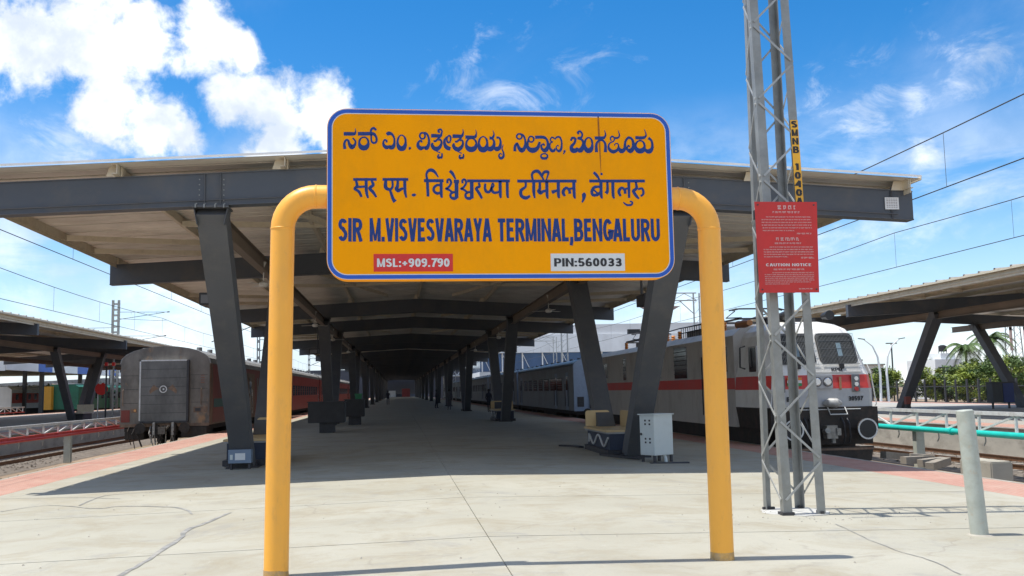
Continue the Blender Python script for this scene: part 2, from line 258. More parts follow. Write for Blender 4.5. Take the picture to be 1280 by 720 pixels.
# ---------------------------------------------------------------- mesh helpers
class MB:
    def __init__(s): s.v = []; s.f = []; s.mi = []
    def add(s, vs, fs, mi=0):
        k = len(s.v); s.v += [tuple(x) for x in vs]; s.f += [tuple(i+k for i in f) for f in fs]; s.mi += [mi]*len(fs); return s
    def box(s, x0, y0, z0, x1, y1, z1, mi=0):
        x0, x1 = min(x0, x1), max(x0, x1); y0, y1 = min(y0, y1), max(y0, y1); z0, z1 = min(z0, z1), max(z0, z1)
        return s.add([(x0, y0, z0), (x1, y0, z0), (x1, y1, z0), (x0, y1, z0), (x0, y0, z1), (x1, y0, z1), (x1, y1, z1), (x0, y1, z1)],
              [(0, 3, 2, 1), (4, 5, 6, 7), (0, 1, 5, 4), (1, 2, 6, 5), (2, 3, 7, 6), (3, 0, 4, 7)], mi)
    def bar(s, p, q, w, h, up=(0, 0, 1), w2=None, h2=None, mi=0):
        p, q = Vector(p), Vector(q); d = (q-p).normalized(); u = Vector(up)
        if abs(d.dot(u)) > 0.98: u = Vector((0, 1, 0))
        r = d.cross(u).normalized(); u = r.cross(d).normalized(); w2 = w if w2 is None else w2; h2 = h if h2 is None else h2
        vs = [c+r*sx*a/2+u*sy*b/2 for c, a, b in ((p, w, h), (q, w2, h2)) for sx, sy in ((-1, -1), (1, -1), (1, 1), (-1, 1))]
        return s.add(vs, [(0, 1, 2, 3), (7, 6, 5, 4), (0, 4, 5, 1), (1, 5, 6, 2), (2, 6, 7, 3), (3, 7, 4, 0)], mi)
    def tube(s, pts, r, n=8, cap=True, mi=0):
        pts = [Vector(p) for p in pts]; rs = r if isinstance(r, (list, tuple)) else [r]*len(pts); k = len(s.v)
        ref = Vector((0, 0, 1)); prev = None
        for i, p in enumerate(pts):
            d = (pts[min(i+1, len(pts)-1)]-pts[max(i-1, 0)]).normalized()
            if prev is None:
                a = ref if abs(d.z) < 0.9 else Vector((1, 0, 0)); u = (a-d*a.dot(d)).normalized()
            else:
                u = prev-d*prev.dot(d); u = u.normalized() if u.length > 1e-6 else prev
            prev = u; w = d.cross(u)
            for j in range(n):
                a = 2*math.pi*j/n; s.v.append(tuple(p+(u*math.cos(a)+w*math.sin(a))*rs[i]))
        for i in range(len(pts)-1):
            for j in range(n):
                s.f.append((k+i*n+j, k+i*n+(j+1) % n, k+(i+1)*n+(j+1) % n, k+(i+1)*n+j)); s.mi.append(mi)
        if cap:
            s.f.append(tuple(k+j for j in reversed(range(n)))); s.mi.append(mi)
            b = k+(len(pts)-1)*n; s.f.append(tuple(b+j for j in range(n))); s.mi.append(mi)
        return s
    def prism(s, poly, a, b, axis='y', mi=0):
        # poly of 2D points; axis y: points are (x,z); axis x: (y,z); axis z: (x,y)
        n = len(poly)
        def P(p, t): return (p[0], t, p[1]) if axis == 'y' else (t, p[0], p[1]) if axis == 'x' else (p[0], p[1], t)
        vs = [P(p, a) for p in poly]+[P(p, b) for p in poly]
        fs = [tuple(range(n)), tuple(reversed(range(n, 2*n)))]+[(i, n+i, n+(i+1) % n, (i+1) % n) for i in range(n)]
        return s.add(vs, fs, mi)
    def build(s, name, m, parent=None, smooth=False, bevel=0, loc=None):
        me = bpy.data.meshes.new(name); me.from_pydata(s.v, [], s.f)
        for mm in (m if isinstance(m, (list, tuple)) else [m]): me.materials.append(mm)
        if any(s.mi): me.polygons.foreach_set('material_index', s.mi)
        bm = bmesh.new(); bm.from_mesh(me); bmesh.ops.recalc_face_normals(bm, faces=bm.faces)
        if bevel: bmesh.ops.bevel(bm, geom=list(bm.edges), offset=bevel, segments=2, affect='EDGES', clamp_overlap=True)
        bm.to_mesh(me); bm.free()
        if smooth:
            me.polygons.foreach_set('use_smooth', [True]*len(me.polygons)); me.set_sharp_from_angle(angle=R(38))
        o = bpy.data.objects.new(name, me); S.collection.objects.link(o)
        if parent is not None: o.parent = parent
        if loc is not None: o.location = loc
        return o
def tag(o, label=None, cat=None, group=None, kind=None):
    if label: o['label'] = label
    if cat: o['category'] = cat
    if group: o['group'] = group
    if kind: o['kind'] = kind
    return o
def thing(name, label, cat, loc=(0, 0, 0), rz=0, group=None):
    o = bpy.data.objects.new(name, None); S.collection.objects.link(o); o.location = loc; o.rotation_euler = (0, 0, rz)
    o.empty_display_size = 0.2
    return tag(o, label, cat, group)
KIDS = {}
def copy_tree(o, loc=None, rz=None, label=None, group=None):
    def rec(a, par):
        c = a.copy(); S.collection.objects.link(c); c.parent = par
        for ch in list(a.children): rec(ch, c)
        return c
    c = rec(o, o.parent)
    if loc is not None: c.location = loc
    if rz is not None: c.rotation_euler = (0, 0, rz)
    if label: c['label'] = label
    if group: c['group'] = group
    return c
def inst(o, loc, parent=None, name=None):
    c = o.copy(); S.collection.objects.link(c); c.location = loc
    if parent is not None: c.parent = parent
    return c
def gz(x): return 0.04-0.02*abs(x-0.95)

# text: block capitals as strokes (heavy grotesque) on a 2D plane -------------------------------------------------
def arc(cx, cy, rx, ry, a0, a1, n=7): return [(cx+rx*math.cos(R(a0+(a1-a0)*i/n)), cy+ry*math.sin(R(a0+(a1-a0)*i/n))) for i in range(n+1)]
T0 = 0.13   # half the pen width, in cap heights
a_, b_, c_ = 0.12, 0.88, 0.5
GL = {
 'S': (0.62, [arc(.31, .73, .19, .17, 20, 270, 9)+arc(.31, .29, .20, .19, 90, -160, 9)[1:]]),
 'I': (0.24, [[(.12, 0), (.12, 1)]]),
 'R': (0.68, [[(.12, 0), (.12, 1)], [(.12, .90), (.36, .90)]+arc(.38, .71, .17, .19, 80, -80, 6)+[(.12, .50)], [(.33, .50), (.46, .28), (.58, 0)]]),
 'M': (0.80, [[(.11, 0), (.11, 1)], [(.69, 0), (.69, 1)], [(.14, 1), (.385, .04)], [(.66, 1), (.415, .04)]]),
 '.': (0.24, [[(.12, 0), (.12, .20)]]), ',': (0.24, [[(.12, .2), (.12, 0), (.06, -.17)]]), ':': (0.24, [[(.12, 0), (.12, .2)], [(.12, .48), (.12, .68)]]),
 'V': (0.64, [[(.10, 1), (.30, .0)], [(.54, 1), (.34, .0)]]),
 'E': (0.58, [[(.12, 0), (.12, 1)], [(.12, .91), (.53, .91)], [(.12, .52), (.48, .52)], [(.12, .09), (.54, .09)]]),
 'A': (0.66, [[(.09, 0), (.31, 1)], [(.57, 0), (.35, 1)], [(.18, .28), (.48, .28)]]),
 'Y': (0.62, [[(.09, 1), (.31, .42)], [(.53, 1), (.31, .42)], [(.31, .52), (.31, 0)]]),
 'T': (0.58, [[(.02, .91), (.56, .91)], [(.29, .95), (.29, 0)]]),
 'N': (0.70, [[(.11, 0), (.11, 1)], [(.59, 0), (.59, 1)], [(.12, .96), (.58, .04)]]),
 'L': (0.54, [[(.12, 0), (.12, 1)], [(.12, .09), (.50, .09)]]),
 'B': (0.68, [[(.12, 0), (.12, 1)], [(.12, .91), (.36, .91)]+arc(.37, .72, .15, .18, 80, -80, 5)+[(.12, .54)], [(.12, .50), (.38, .50)]+arc(.39, .30, .18, .20, 80, -80, 5)+[(.12, .09)]]),
 'G': (0.70, [arc(.36, .5, .24, .41, 40, 320, 14), [(.38, .45), (.58, .45), (.58, .10)]]),
 'U': (0.68, [[(.12, 1), (.12, .30)]+arc(.34, .30, .22, .21, 190, 350, 8)+[(.56, .30), (.56, 1)]]),
 'P': (0.62, [[(.12, 0), (.12, 1)], [(.12, .91), (.35, .91)]+arc(.36, .68, .16, .22, 80, -80, 6)+[(.12, .46)]]),
 'C': (0.66, [arc(.35, .5, .23, .41, 45, 315, 14)]), 'O': (0.70, [arc(.35, .5, .23, .41, 0, 360, 16)]),
 'K': (0.66, [[(.12, 0), (.12, 1)], [(.56, 1), (.16, .45)], [(.28, .58), (.58, 0)]]), 'Q': (0.70, [arc(.35, .5, .23, .41, 0, 360, 16), [(.4, .25), (.6, -.02)]]),
 'D': (0.68, [[(.12, 0), (.12, 1)], [(.12, .91), (.30, .91)]+arc(.32, .5, .24, .40, 80, -80, 8)+[(.12, .09)]]),
 '+': (0.60, [[(.06, .42), (.54, .42)], [(.30, .66), (.30, .18)]]), '-': (0.4, [[(.04, .4), (.36, .4)]]),
 '0': (0.58, [arc(.29, .5, .18, .41, 0, 360, 16)]), '1': (0.58, [[(.32, 0), (.32, 1)], [(.32, .95), (.14, .78)]]),
 '3': (0.58, [arc(.28, .71, .17, .19, 160, -80, 9)+arc(.28, .28, .19, .20, 80, -160, 9)[1:]]),
 '4': (0.58, [[(.42, 0), (.42, .98)], [(.42, .96), (.08, .30), (.54, .30)]]),
 '5': (0.58, [[(.50, .91), (.16, .91), (.12, .52)]+arc(.28, .31, .20, .23, 130, -150, 9)]),
 '6': (0.58, [arc(.30, .30, .19, .21, 0, 360, 12), [(.48, .84), (.30, .92), (.14, .70), (.11, .30)]]),
 '7': (0.58, [[(.06, .91), (.52, .91), (.30, .40), (.22, 0)]]),
 '9': (0.58, [arc(.28, .70, .19, .21, 0, 360, 12), [(.10, .16), (.28, .08), (.44, .30), (.47, .70)]]),
 ' ': (0.30, [])}
def ribbon(mb, pts, ws, P, z):
    # pts 2D, ws widths; P maps (u,v,depth) to 3D
    n = len(pts); L_ = []; R__ = []
    for i in range(n):
        a = pts[max(i-1, 0)]; b = pts[min(i+1, n-1)]; dx, dy = b[0]-a[0], b[1]-a[1]; l = math.hypot(dx, dy) or 1e-9
        nx, ny = -dy/l, dx/l; k = 1.0
        if 0 < i < n-1:
            d1 = (pts[i][0]-a[0], pts[i][1]-a[1]); l1 = math.hypot(*d1) or 1e-9
            c = abs((d1[0]*dx+d1[1]*dy)/(l*l1)); k = min(1/max(c, 0.3), 2.2)
        h = ws[i]/2*k; L_.append((pts[i][0]+nx*h, pts[i][1]+ny*h)); R__.append((pts[i][0]-nx*h, pts[i][1]-ny*h))
    vs = [P(u, v, z) for u, v in L_]+[P(u, v, z) for u, v in R__]
    mb.add(vs, [(i, i+1, n+i+1, n+i) for i in range(n-1)])
def smooth_pts(p, sub=3):
    # Catmull-Rom through (x, y, w)
    if len(p) < 3: return p
    o = []
    for i in range(len(p)-1):
        p0, p1, p2, p3 = p[max(i-1, 0)], p[i], p[i+1], p[min(i+2, len(p)-1)]
        for k in range(sub):
            t = k/sub
            o.append(tuple(0.5*((2*b)+(-a+c)*t+(2*a-5*b+4*c-d)*t*t+(-a+3*b-3*c+d)*t*t*t) for a, b, c, d in zip(p0, p1, p2, p3)))
    o.append(p[-1]); return o
def letters(mb, text, x0, y0, w, h, P, pen=0.2, gap=0.06, dz=0.0004):
    tot = sum(GL[c][0]+gap for c in text)-gap; sx = w/tot; x = x0; k = 0
    for c in text:
        for st in GL[c][1]:
            pts = [(x+px*sx, y0+py*h) for px, py in st]
            # pen keeps its horizontal weight in condensed type
            ws = []
            for i in range(len(pts)):
                a = pts[max(i-1, 0)]; b = pts[min(i+1, len(pts)-1)]; l = math.hypot(b[0]-a[0], b[1]-a[1]) or 1e-9
                ver = abs(b[1]-a[1])/l; dg = .62 if (c in 'MN' and len(pts) == 2 and abs(b[0]-a[0]) > 1e-6) else 1; ws.append(dg*pen*(sx*ver*1.05+h*0.80*(1-ver)))
            ribbon(mb, pts, ws, P, k*dz); k = (k+1) % 5
        x += (GL[c][0]+gap)*sx

mat('coach_coupler_grey', (.34, .33, .31), .6, .3, .3, 9)

# ================================================================ ground, platform, tracks
def sheet(name, x0, y0, x1, y1, z, m, kind='structure'):
    mb = MB(); mb.add([(x0, y0, z), (x1, y0, z), (x1, y1, z), (x0, y1, z)], [(0, 1, 2, 3)]); o = mb.build(name, m); return tag(o, kind=kind)
sheet('ground', -4000, -400, 4000, 6000, -1.02, SOIL)

PX0, PX1 = -8.60, 10.50
plat = MB()
plat.box(PX0+0.02, -70, -1.02, PX1-0.02, 330, -0.245)
plat_o = tag(plat.build('platform', WALLC), kind='structure')
def slab(x0, x1, y0, y1, name, m, parent, g=0.006, th=0.10):
    mb = MB(); zs = lambda x: gz(x)
    a, b = x0+g, x1-g; c, d = y0+g*2.2, y1-g*2.2
    mb.add([(a, c, zs(a)-th), (b, c, zs(b)-th), (b, d, zs(b)-th), (a, d, zs(a)-th), (a, c, zs(a)), (b, c, zs(b)), (b, d, zs(b)), (a, d, zs(a))],
           [(0, 3, 2, 1), (4, 5, 6, 7), (0, 1, 5, 4), (1, 2, 6, 5), (2, 3, 7, 6), (3, 0, 4, 7)])
    return mb.build(name, m, parent)
bed = MB()
bed.add([(PX0, -70, gz(PX0)-0.1), (0.95, -70, -0.062), (PX1, -70, gz(PX1)-0.1), (PX1, 330, gz(PX1)-0.1), (0.95, 330, -0.062), (PX0, 330, gz(PX0)-0.1)], [(0, 1, 4, 5), (1, 2, 3, 4)])
bed.build('slab_bed', mat('joint_dirt', (0.10, 0.09, 0.075), 0.95, 0, 0.3, 5), plat_o)
y = -8.95; ys = [(-70, -40), (-40, -8.95)]
while y < 118: ys.append((y, y+3.9)); y += 3.9
ys.append((y, 330))
for (y0, y1) in ys:
    for i, (x0, x1, m, nm) in enumerate(((-7.1, .95, CONC, 'concrete_slab'), (.95, 9.2, CONC, 'concrete_slab'), (PX0, -7.1, PAVER, 'paver_strip'), (9.2, PX1, PAVER, 'paver_strip'))):
        slab(x0, x1, y0, y1, nm, m, plat_o, 0.005 if nm[0] == 'c' else 0.0015)
# concrete nosing along both platform edges
for x0, x1 in ((PX0-0.10, PX0-0.004), (PX1+0.004, PX1+0.10)):
    mb = MB(); mb.box(x0, -70, -0.30, x1, 330, gz(PX0)+0.003); mb.build('edge_coping', WALLC, plat_o)
# repaired cracks
def crack(pts, w):
    mb = MB(); p = smooth_pts([(a, b, w*random.uniform(.6, 1.4)) for a, b in pts], 5)
    p = [(a+random.uniform(-.012, .012), b+random.uniform(-.02, .02), c) for a, b, c in p]
    ribbon(mb, [(a, b) for a, b, c in p], [c for a, b, c in p], lambda u, v, z: (u, v, gz(u)+0.005), 0)
    mb.build('crack_seam', mat('grout_grey', (0.23, 0.23, 0.22), 0.9, 0, 0.3, 6, dirt=(0.40, 0.38, 0.33), dscale=5, damt=0.8), plat_o)
crack([(-2.54, 9.44), (-2.5, 10.28), (-2.5, 11.31), (-2.49, 11.79), (-2.57, 12.34), (-2.44, 13.16), (-2.33, 14.04)], 0.07)
crack([(-6.01, 15.76), (-5.53, 16.37), (-4.54, 15.5), (-4.24, 15.67), (-3.4, 15.18), (-3.01, 14.62), (-2.85, 14.09)], 0.035)
crack([(-6.85, 17.93), (-6.27, 17.78), (-5.39, 17.48), (-4.56, 16.83)], 0.03)
crack([(-4.96, 16.11), (-5.02, 17.55), (-4.41, 17.78), (-3.91, 18.08)], 0.03)
crack([(5.11, 11.08), (4.93, 10.02), (4.84, 9.19), (4.86, 8.64), (4.75, 7.94)], 0.012)

def track(X, Y0, Y1, detailed_to, ties=True):
    t = MB(); t.add([(X-2.35, Y0, -1.012), (X-1.5, Y0, -0.93), (X+1.5, Y0, -0.93), (X+2.35, Y0, -1.012), (X-2.35, Y1, -1.012), (X-1.5, Y1, -0.93), (X+1.5, Y1, -0.93), (X+2.35, Y1, -1.012)],
        [(0, 1, 5, 4), (1, 2, 6, 5), (2, 3, 7, 6)])
    o = tag(t.build('railway_track', BALL), kind='structure')
    for s in (-0.838, 0.838):
        r = MB(); r.box(X+s-0.07, Y0, -0.915, X+s+0.07, Y1, -0.90); r.box(X+s-0.012, Y0, -0.90, X+s+0.012, Y1, -0.80); r.box(X+s-0.034, Y0, -0.80, X+s+0.034, Y1, -0.775)
        ro = r.build('rail', RAIL, o); h = MB(); h.box(X+s-0.024, Y0, -0.775, X+s+0.024, Y1, -0.7715); h.build('rail_head', RAILT, ro)
    if ties:
        sb = MB(); sb.box(-1.3, -0.125, -0.10, 1.3, 0.125, 0.0); s0 = sb.build('sleeper', SLEEP, o, loc=(X, Y0+0.3, -0.915)); k = 1
        while Y0+0.3+k*0.62 < detailed_to: inst(s0, (X, Y0+0.3+k*0.62, -0.915)); k += 1
    return o
track(-10.65, 8, 330, 60); track(-15.9, 14, 330, 55)
track(12.35, 4, 330, 40); track(18.3, 10, 330, 45)
for X in (-42, -47.5, -70, -76): track(X, 30, 330, 0, False)
# loose stones on the near track beds
st = MB(); random.seed(3)
for X in (-10.65, 12.35, -15.9, 18.3):
    for i in range(1500):
        x = X+random.uniform(-2.1, 2.1); y = random.uniform(10, 45); r = random.uniform(.03, .07); z = -0.93-max(0, abs(x-X)-1.5)*0.09
        a = random.random()*6; k = [(math.cos(a+i_*2.1)*r, math.sin(a+i_*2.1)*r) for i_ in range(3)]
        st.add([(x+k[0][0], y+k[0][1], z), (x+k[1][0], y+k[1][1], z), (x+k[2][0], y+k[2][1], z), (x+random.uniform(-.3, .3)*r, y, z+r*.9)], [(0, 1, 3), (1, 2, 3), (2, 0, 3)])
tag(st.build('ballast_stones', BALL), kind='stuff')

# neighbouring platforms
for x0, x1 in ((-38.3, -17.6), (20.7, 41.3)):
    mb = MB(); mb.box(x0, -6, -1.02, x1, 330, -0.03); p = tag(mb.build('platform', [WALLC]), kind='structure')
    mb = MB(); mb.box(x0-.08, -6, -0.03, x1+.08, 330, 0.0); mb.build('platform_surface', PLAT2, p)
    for a, b in ((x0+.1, x0+1.6), (x1-1.6, x1-.1)):
        mb = MB(); mb.box(a, -6, 0.0, b, 330, 0.004); mb.build('paver_strip', PAVER, p)
sheet('road', 42, 40, 51, 330, -0.95, PLAT2)
# a heap of sleepers and rubble by the right track
# ================================================================ canopies
def canopy(cx, frames, half, y_start, y_end, label, near=True, legs_on=(1, -1), V=None, hb=4.93):
    root = thing('platform_canopy', label, 'canopy', (cx, frames[0], 0)); oy = frames[0]
    sl = 0.055; H = half-0.2
    zb = lambda o, b=hb: b+(H-abs(o))*0.05; zt = lambda o: hb+0.60+(H-abs(o))*sl; zr = lambda o: hb+0.83+(H-abs(o))*sl
    def beam():
        mb = MB(); w = .14
        for s in (1, -1):
            mb.prism([(0, zb(0)+.015), (s*H, zb(H)+.015), (s*H, zt(H)-.015), (0, zt(0)-.015)], -w+.012, w-.012)
            mb.prism([(0, zb(0)-.004), (s*H, zb(H)-.004), (s*H, zb(H)+.016), (0, zb(0)+.016)], -w-.01, w+.01)
            mb.prism([(0, zt(0)-.016), (s*H, zt(H)-.016), (s*H, zt(H)+.004), (0, zt(0)+.004)], -w-.01, w+.01)
        return mb
    b0 = beam().build('beam', GREYP, root)
    for f in frames[1:]: inst(b0, (0, f-oy, 0))
    # stiffener plates over the column heads, purlin cleats
    offs = [-9.2*half/9.6, -6.2, -3.15, 0.0, 3.15, 6.2, 9.2*half/9.6]
    if near:
        for s in (-1, 1):
            for dx in (-.13, .16):
                mb = MB(); x = s*4.53+dx; mb.box(x-.008, -.165, zb(x)+.017, x+.008, -.13, zt(x)-.017); mb.build('stiffener_plate', GREYC, root)
    if near:
        q = MB()
        for s in (-1, 1):
            x = s*4.55
            for dx in (-.26, -.1, .1, .26):
                q.tube([(x+dx, -.24, zb(x)-.06), (x+dx, -.24, zb(x)+.01)], .014, 6); q.tube([(x+dx, -.14, zb(x)+.02), (x+dx, -.14, zb(x)+.045)], .016, 6)
            for j in range(5): q.tube([(x-.21, -.12, zb(x)+.1+j*.1), (x-.21, -.146, zb(x)+.1+j*.1)], .013, 6); q.tube([(x+.24, -.12, zb(x)+.1+j*.1), (x+.24, -.146, zb(x)+.1+j*.1)], .013, 6)
        tag(q.build('bolts', GALV, root), kind='stuff')
        for (a, b) in ((-9.2, -.1), (.1, 9.2)):
            q = MB(); q.tube([(a, -.158, zb(a)+.10), (b, -.158, zb(b)+.10)], .011, 6); q.build('conduit', GREYC, root)
    for f in (frames[:4] if near else []):
        for o in offs:
            mb = MB(); z0 = zt(o)+.005; z1 = zr(o)-.035
            mb.prism([(o-.26, z0), (o+.04, z0), (o+.04, z1), (o-.20, z1)], f-oy-.155, f-oy-.145); mb.box(o+.02, f-oy-.19, z0, o+.035, f-oy+.1, z1)
            mb.build('purlin_cleat', CREAM, root)
    for i, o in enumerate(offs):
        mb = MB(); z1 = zr(o)-.035; z0 = zt(o)+.006; a, b = y_start-oy+.05, y_end-oy-.05; s = 1 if o > 0 else -1
        mb.box(o-.006, a, z0, o+.006, b, z1); mb.box(o, a, z1-.012, o+.09*s, b, z1); mb.box(o, a, z0, o+.09*s, b, z0+.012)
        if abs(o) > 8: mb.box(o+.02*s, a, z0-.10, o+.035*s, b, z1)
        mb.build('purlin', CREAM, root)
    # girders running along the column rows
    for s in (-1, 1):
        mb = MB(); o = s*4.55; z1 = zb(o)-.02; a = .2; b = y_end-oy
        mb.box(o-.008, a, z1-.34, o+.008, b, z1); mb.box(o-.10, a, z1-.355, o+.10, b, z1-.34); mb.box(o-.10, a, z1-.008, o+.10, b, z1+.006)
        mb.build('girder', BROWNS, root)
    # struts in the roof plane
    kk = MB(); 
    for i in range(len(frames)-1):
        f0, f1 = frames[i]-oy, frames[i+1]-oy
        for s in (-1, 1):
            for (o1, t1, o2, t2) in ((9.2, .55, 6.2, .72), (6.2, .9, 9.2, .75), (6.2, .45, 3.15, .55), (3.15, .55, 0.1, .55), (4.6, .1, 1.5, .85), (9.1, .22, 6.2, .12)):
                if o1 > half: continue
                a = Vector((s*o1, f0+(f1-f0)*t1, zr(o1)-.22)); b = Vector((s*o2, f0+(f1-f0)*t2, zr(o2)-.22))
                if i < 5:
                    q = MB(); q.bar(a, b, .09, .13); q.build('roof_strut', CREAM, root)
                else: kk.bar(a, b, .09, .13)
    if kk.v: tag(kk.build('far_roof_struts', CREAM, root), kind='stuff')
    # corrugated sheet: waves run down the slope
    mb = MB(); per = 1.0; n = int((y_end-y_start)/per); prof = []
    nn = n; per = (y_end-y_start)/nn
    for k in range(nn):
        yy = y_start-oy+k*per
        prof += [(yy, 0), (yy+per*.44, 0), (yy+per*.45, .03), (yy+per*.49, .03), (yy+per*.50, 0), (yy+per-.13, 0), (yy+per-.12, .11), (yy+per-.012, .11)]
    prof.append((y_end-oy, 0))
    for layer in (0, .006):
        for s in (1, -1):
            k = len(mb.v); e = half-.18
            for (yy, dz) in prof: mb.v += [(0, yy, zr(0)+dz+layer-.03), (s*e, yy, zr(e)+dz+layer-.03)]
            for i in range(len(prof)-1): mb.f.append((k+2*i, k+2*i+1, k+2*i+3, k+2*i+2)); mb.mi.append(0)
    mb.build('roof_sheet', SHEET, root)
    mb = MB()   # strip at the open gable, whitened to paint in the sunlit sheet edge
    for s in (1, -1):
        e = half-.16; mb.prism([(0, zr(0)-.0), (s*e, zr(e)-.0), (s*e, zr(e)+.04), (0, zr(0)+.04)], y_start-oy-.02, y_start-oy-.002)
    mb.build('sunlit_gable_edge', mat('painted_sunlit_edge', (0.82, 0.82, 0.80), 0.5, 0.1, .1, 2), root)
    for s in (1, -1):
        mb = MB(); e = half-.17; mb.box(s*e, y_start-oy, zr(e)-.06, s*(e+.012), y_end-oy, zr(e)+.02); mb.build('eave_trim', CREAM, root)
    # raking columns in V pairs
    for i in range(0, len(frames)-1, 2):
        f0, f1 = frames[i]-oy, frames[i+1]-oy; mid = (f0+f1)/2
        for s in legs_on:
            for (ft, fb) in ((f0+.05, mid-1.3), (f1-.05, mid+1.3)):
                if V and (s, ft > mid) in V: continue
                x = s*4.55; q = MB(); zg = -.07
                top = Vector((x, ft, zb(x)-.03)); bot = Vector((x, fb, zg))
                q.bar(bot, top, .46, .42, up=(0, 1, 0), w2=.54, h2=.46)
                c = q.build('column', GREYC, root)
                q = MB(); q.box(x-.34, ft-.26, zb(x)-.045, x+.34, ft+.26, zb(x)-.01)
                for dx in (-.31, .31): q.bar((x+dx*.8, ft, zb(x)-.36), (x+dx, ft, zb(x)-.05), .012, .4, up=(0, 1, 0))
                q.build('column_cap', GREYC, c)
                q = MB(); q.box(x-.36, fb-.34, zg-.02, x+.36, fb+.34, zg+.06)
                for dx in (-.3, .3):
                    for dy in (-.28, .28): q.tube([(x+dx, fb+dy, zg+.06), (x+dx, fb+dy, zg+.12)], .02, 6)
                q.build('base_plate', DARKM, c)
    return root
FR = []
for k in range(11): FR += [18.7+28*k, 29.9+28*k]
CAN = canopy(1.05, FR, 9.75, 18.25, 316, 'long grey steel canopy with raking columns over the platform behind the name board')
LF = [-2+28*k+b for k in range(10) for b in (0, 11.2)]
LF = [14.2+28*k+b for k in range(9) for b in (0, 11.2)]
canopy(-28.2, LF, 9.6, 13.7, 250, 'far grey canopy over the left platform, seen behind the dark coach end', near=False)
RF = [17.5, 28.7, 46.2, 57.4]
canopy(31.9, RF, 9.6, 17, 60, 'grey canopy over the right platform beyond the white locomotive', near=False, V={(-1, True)})

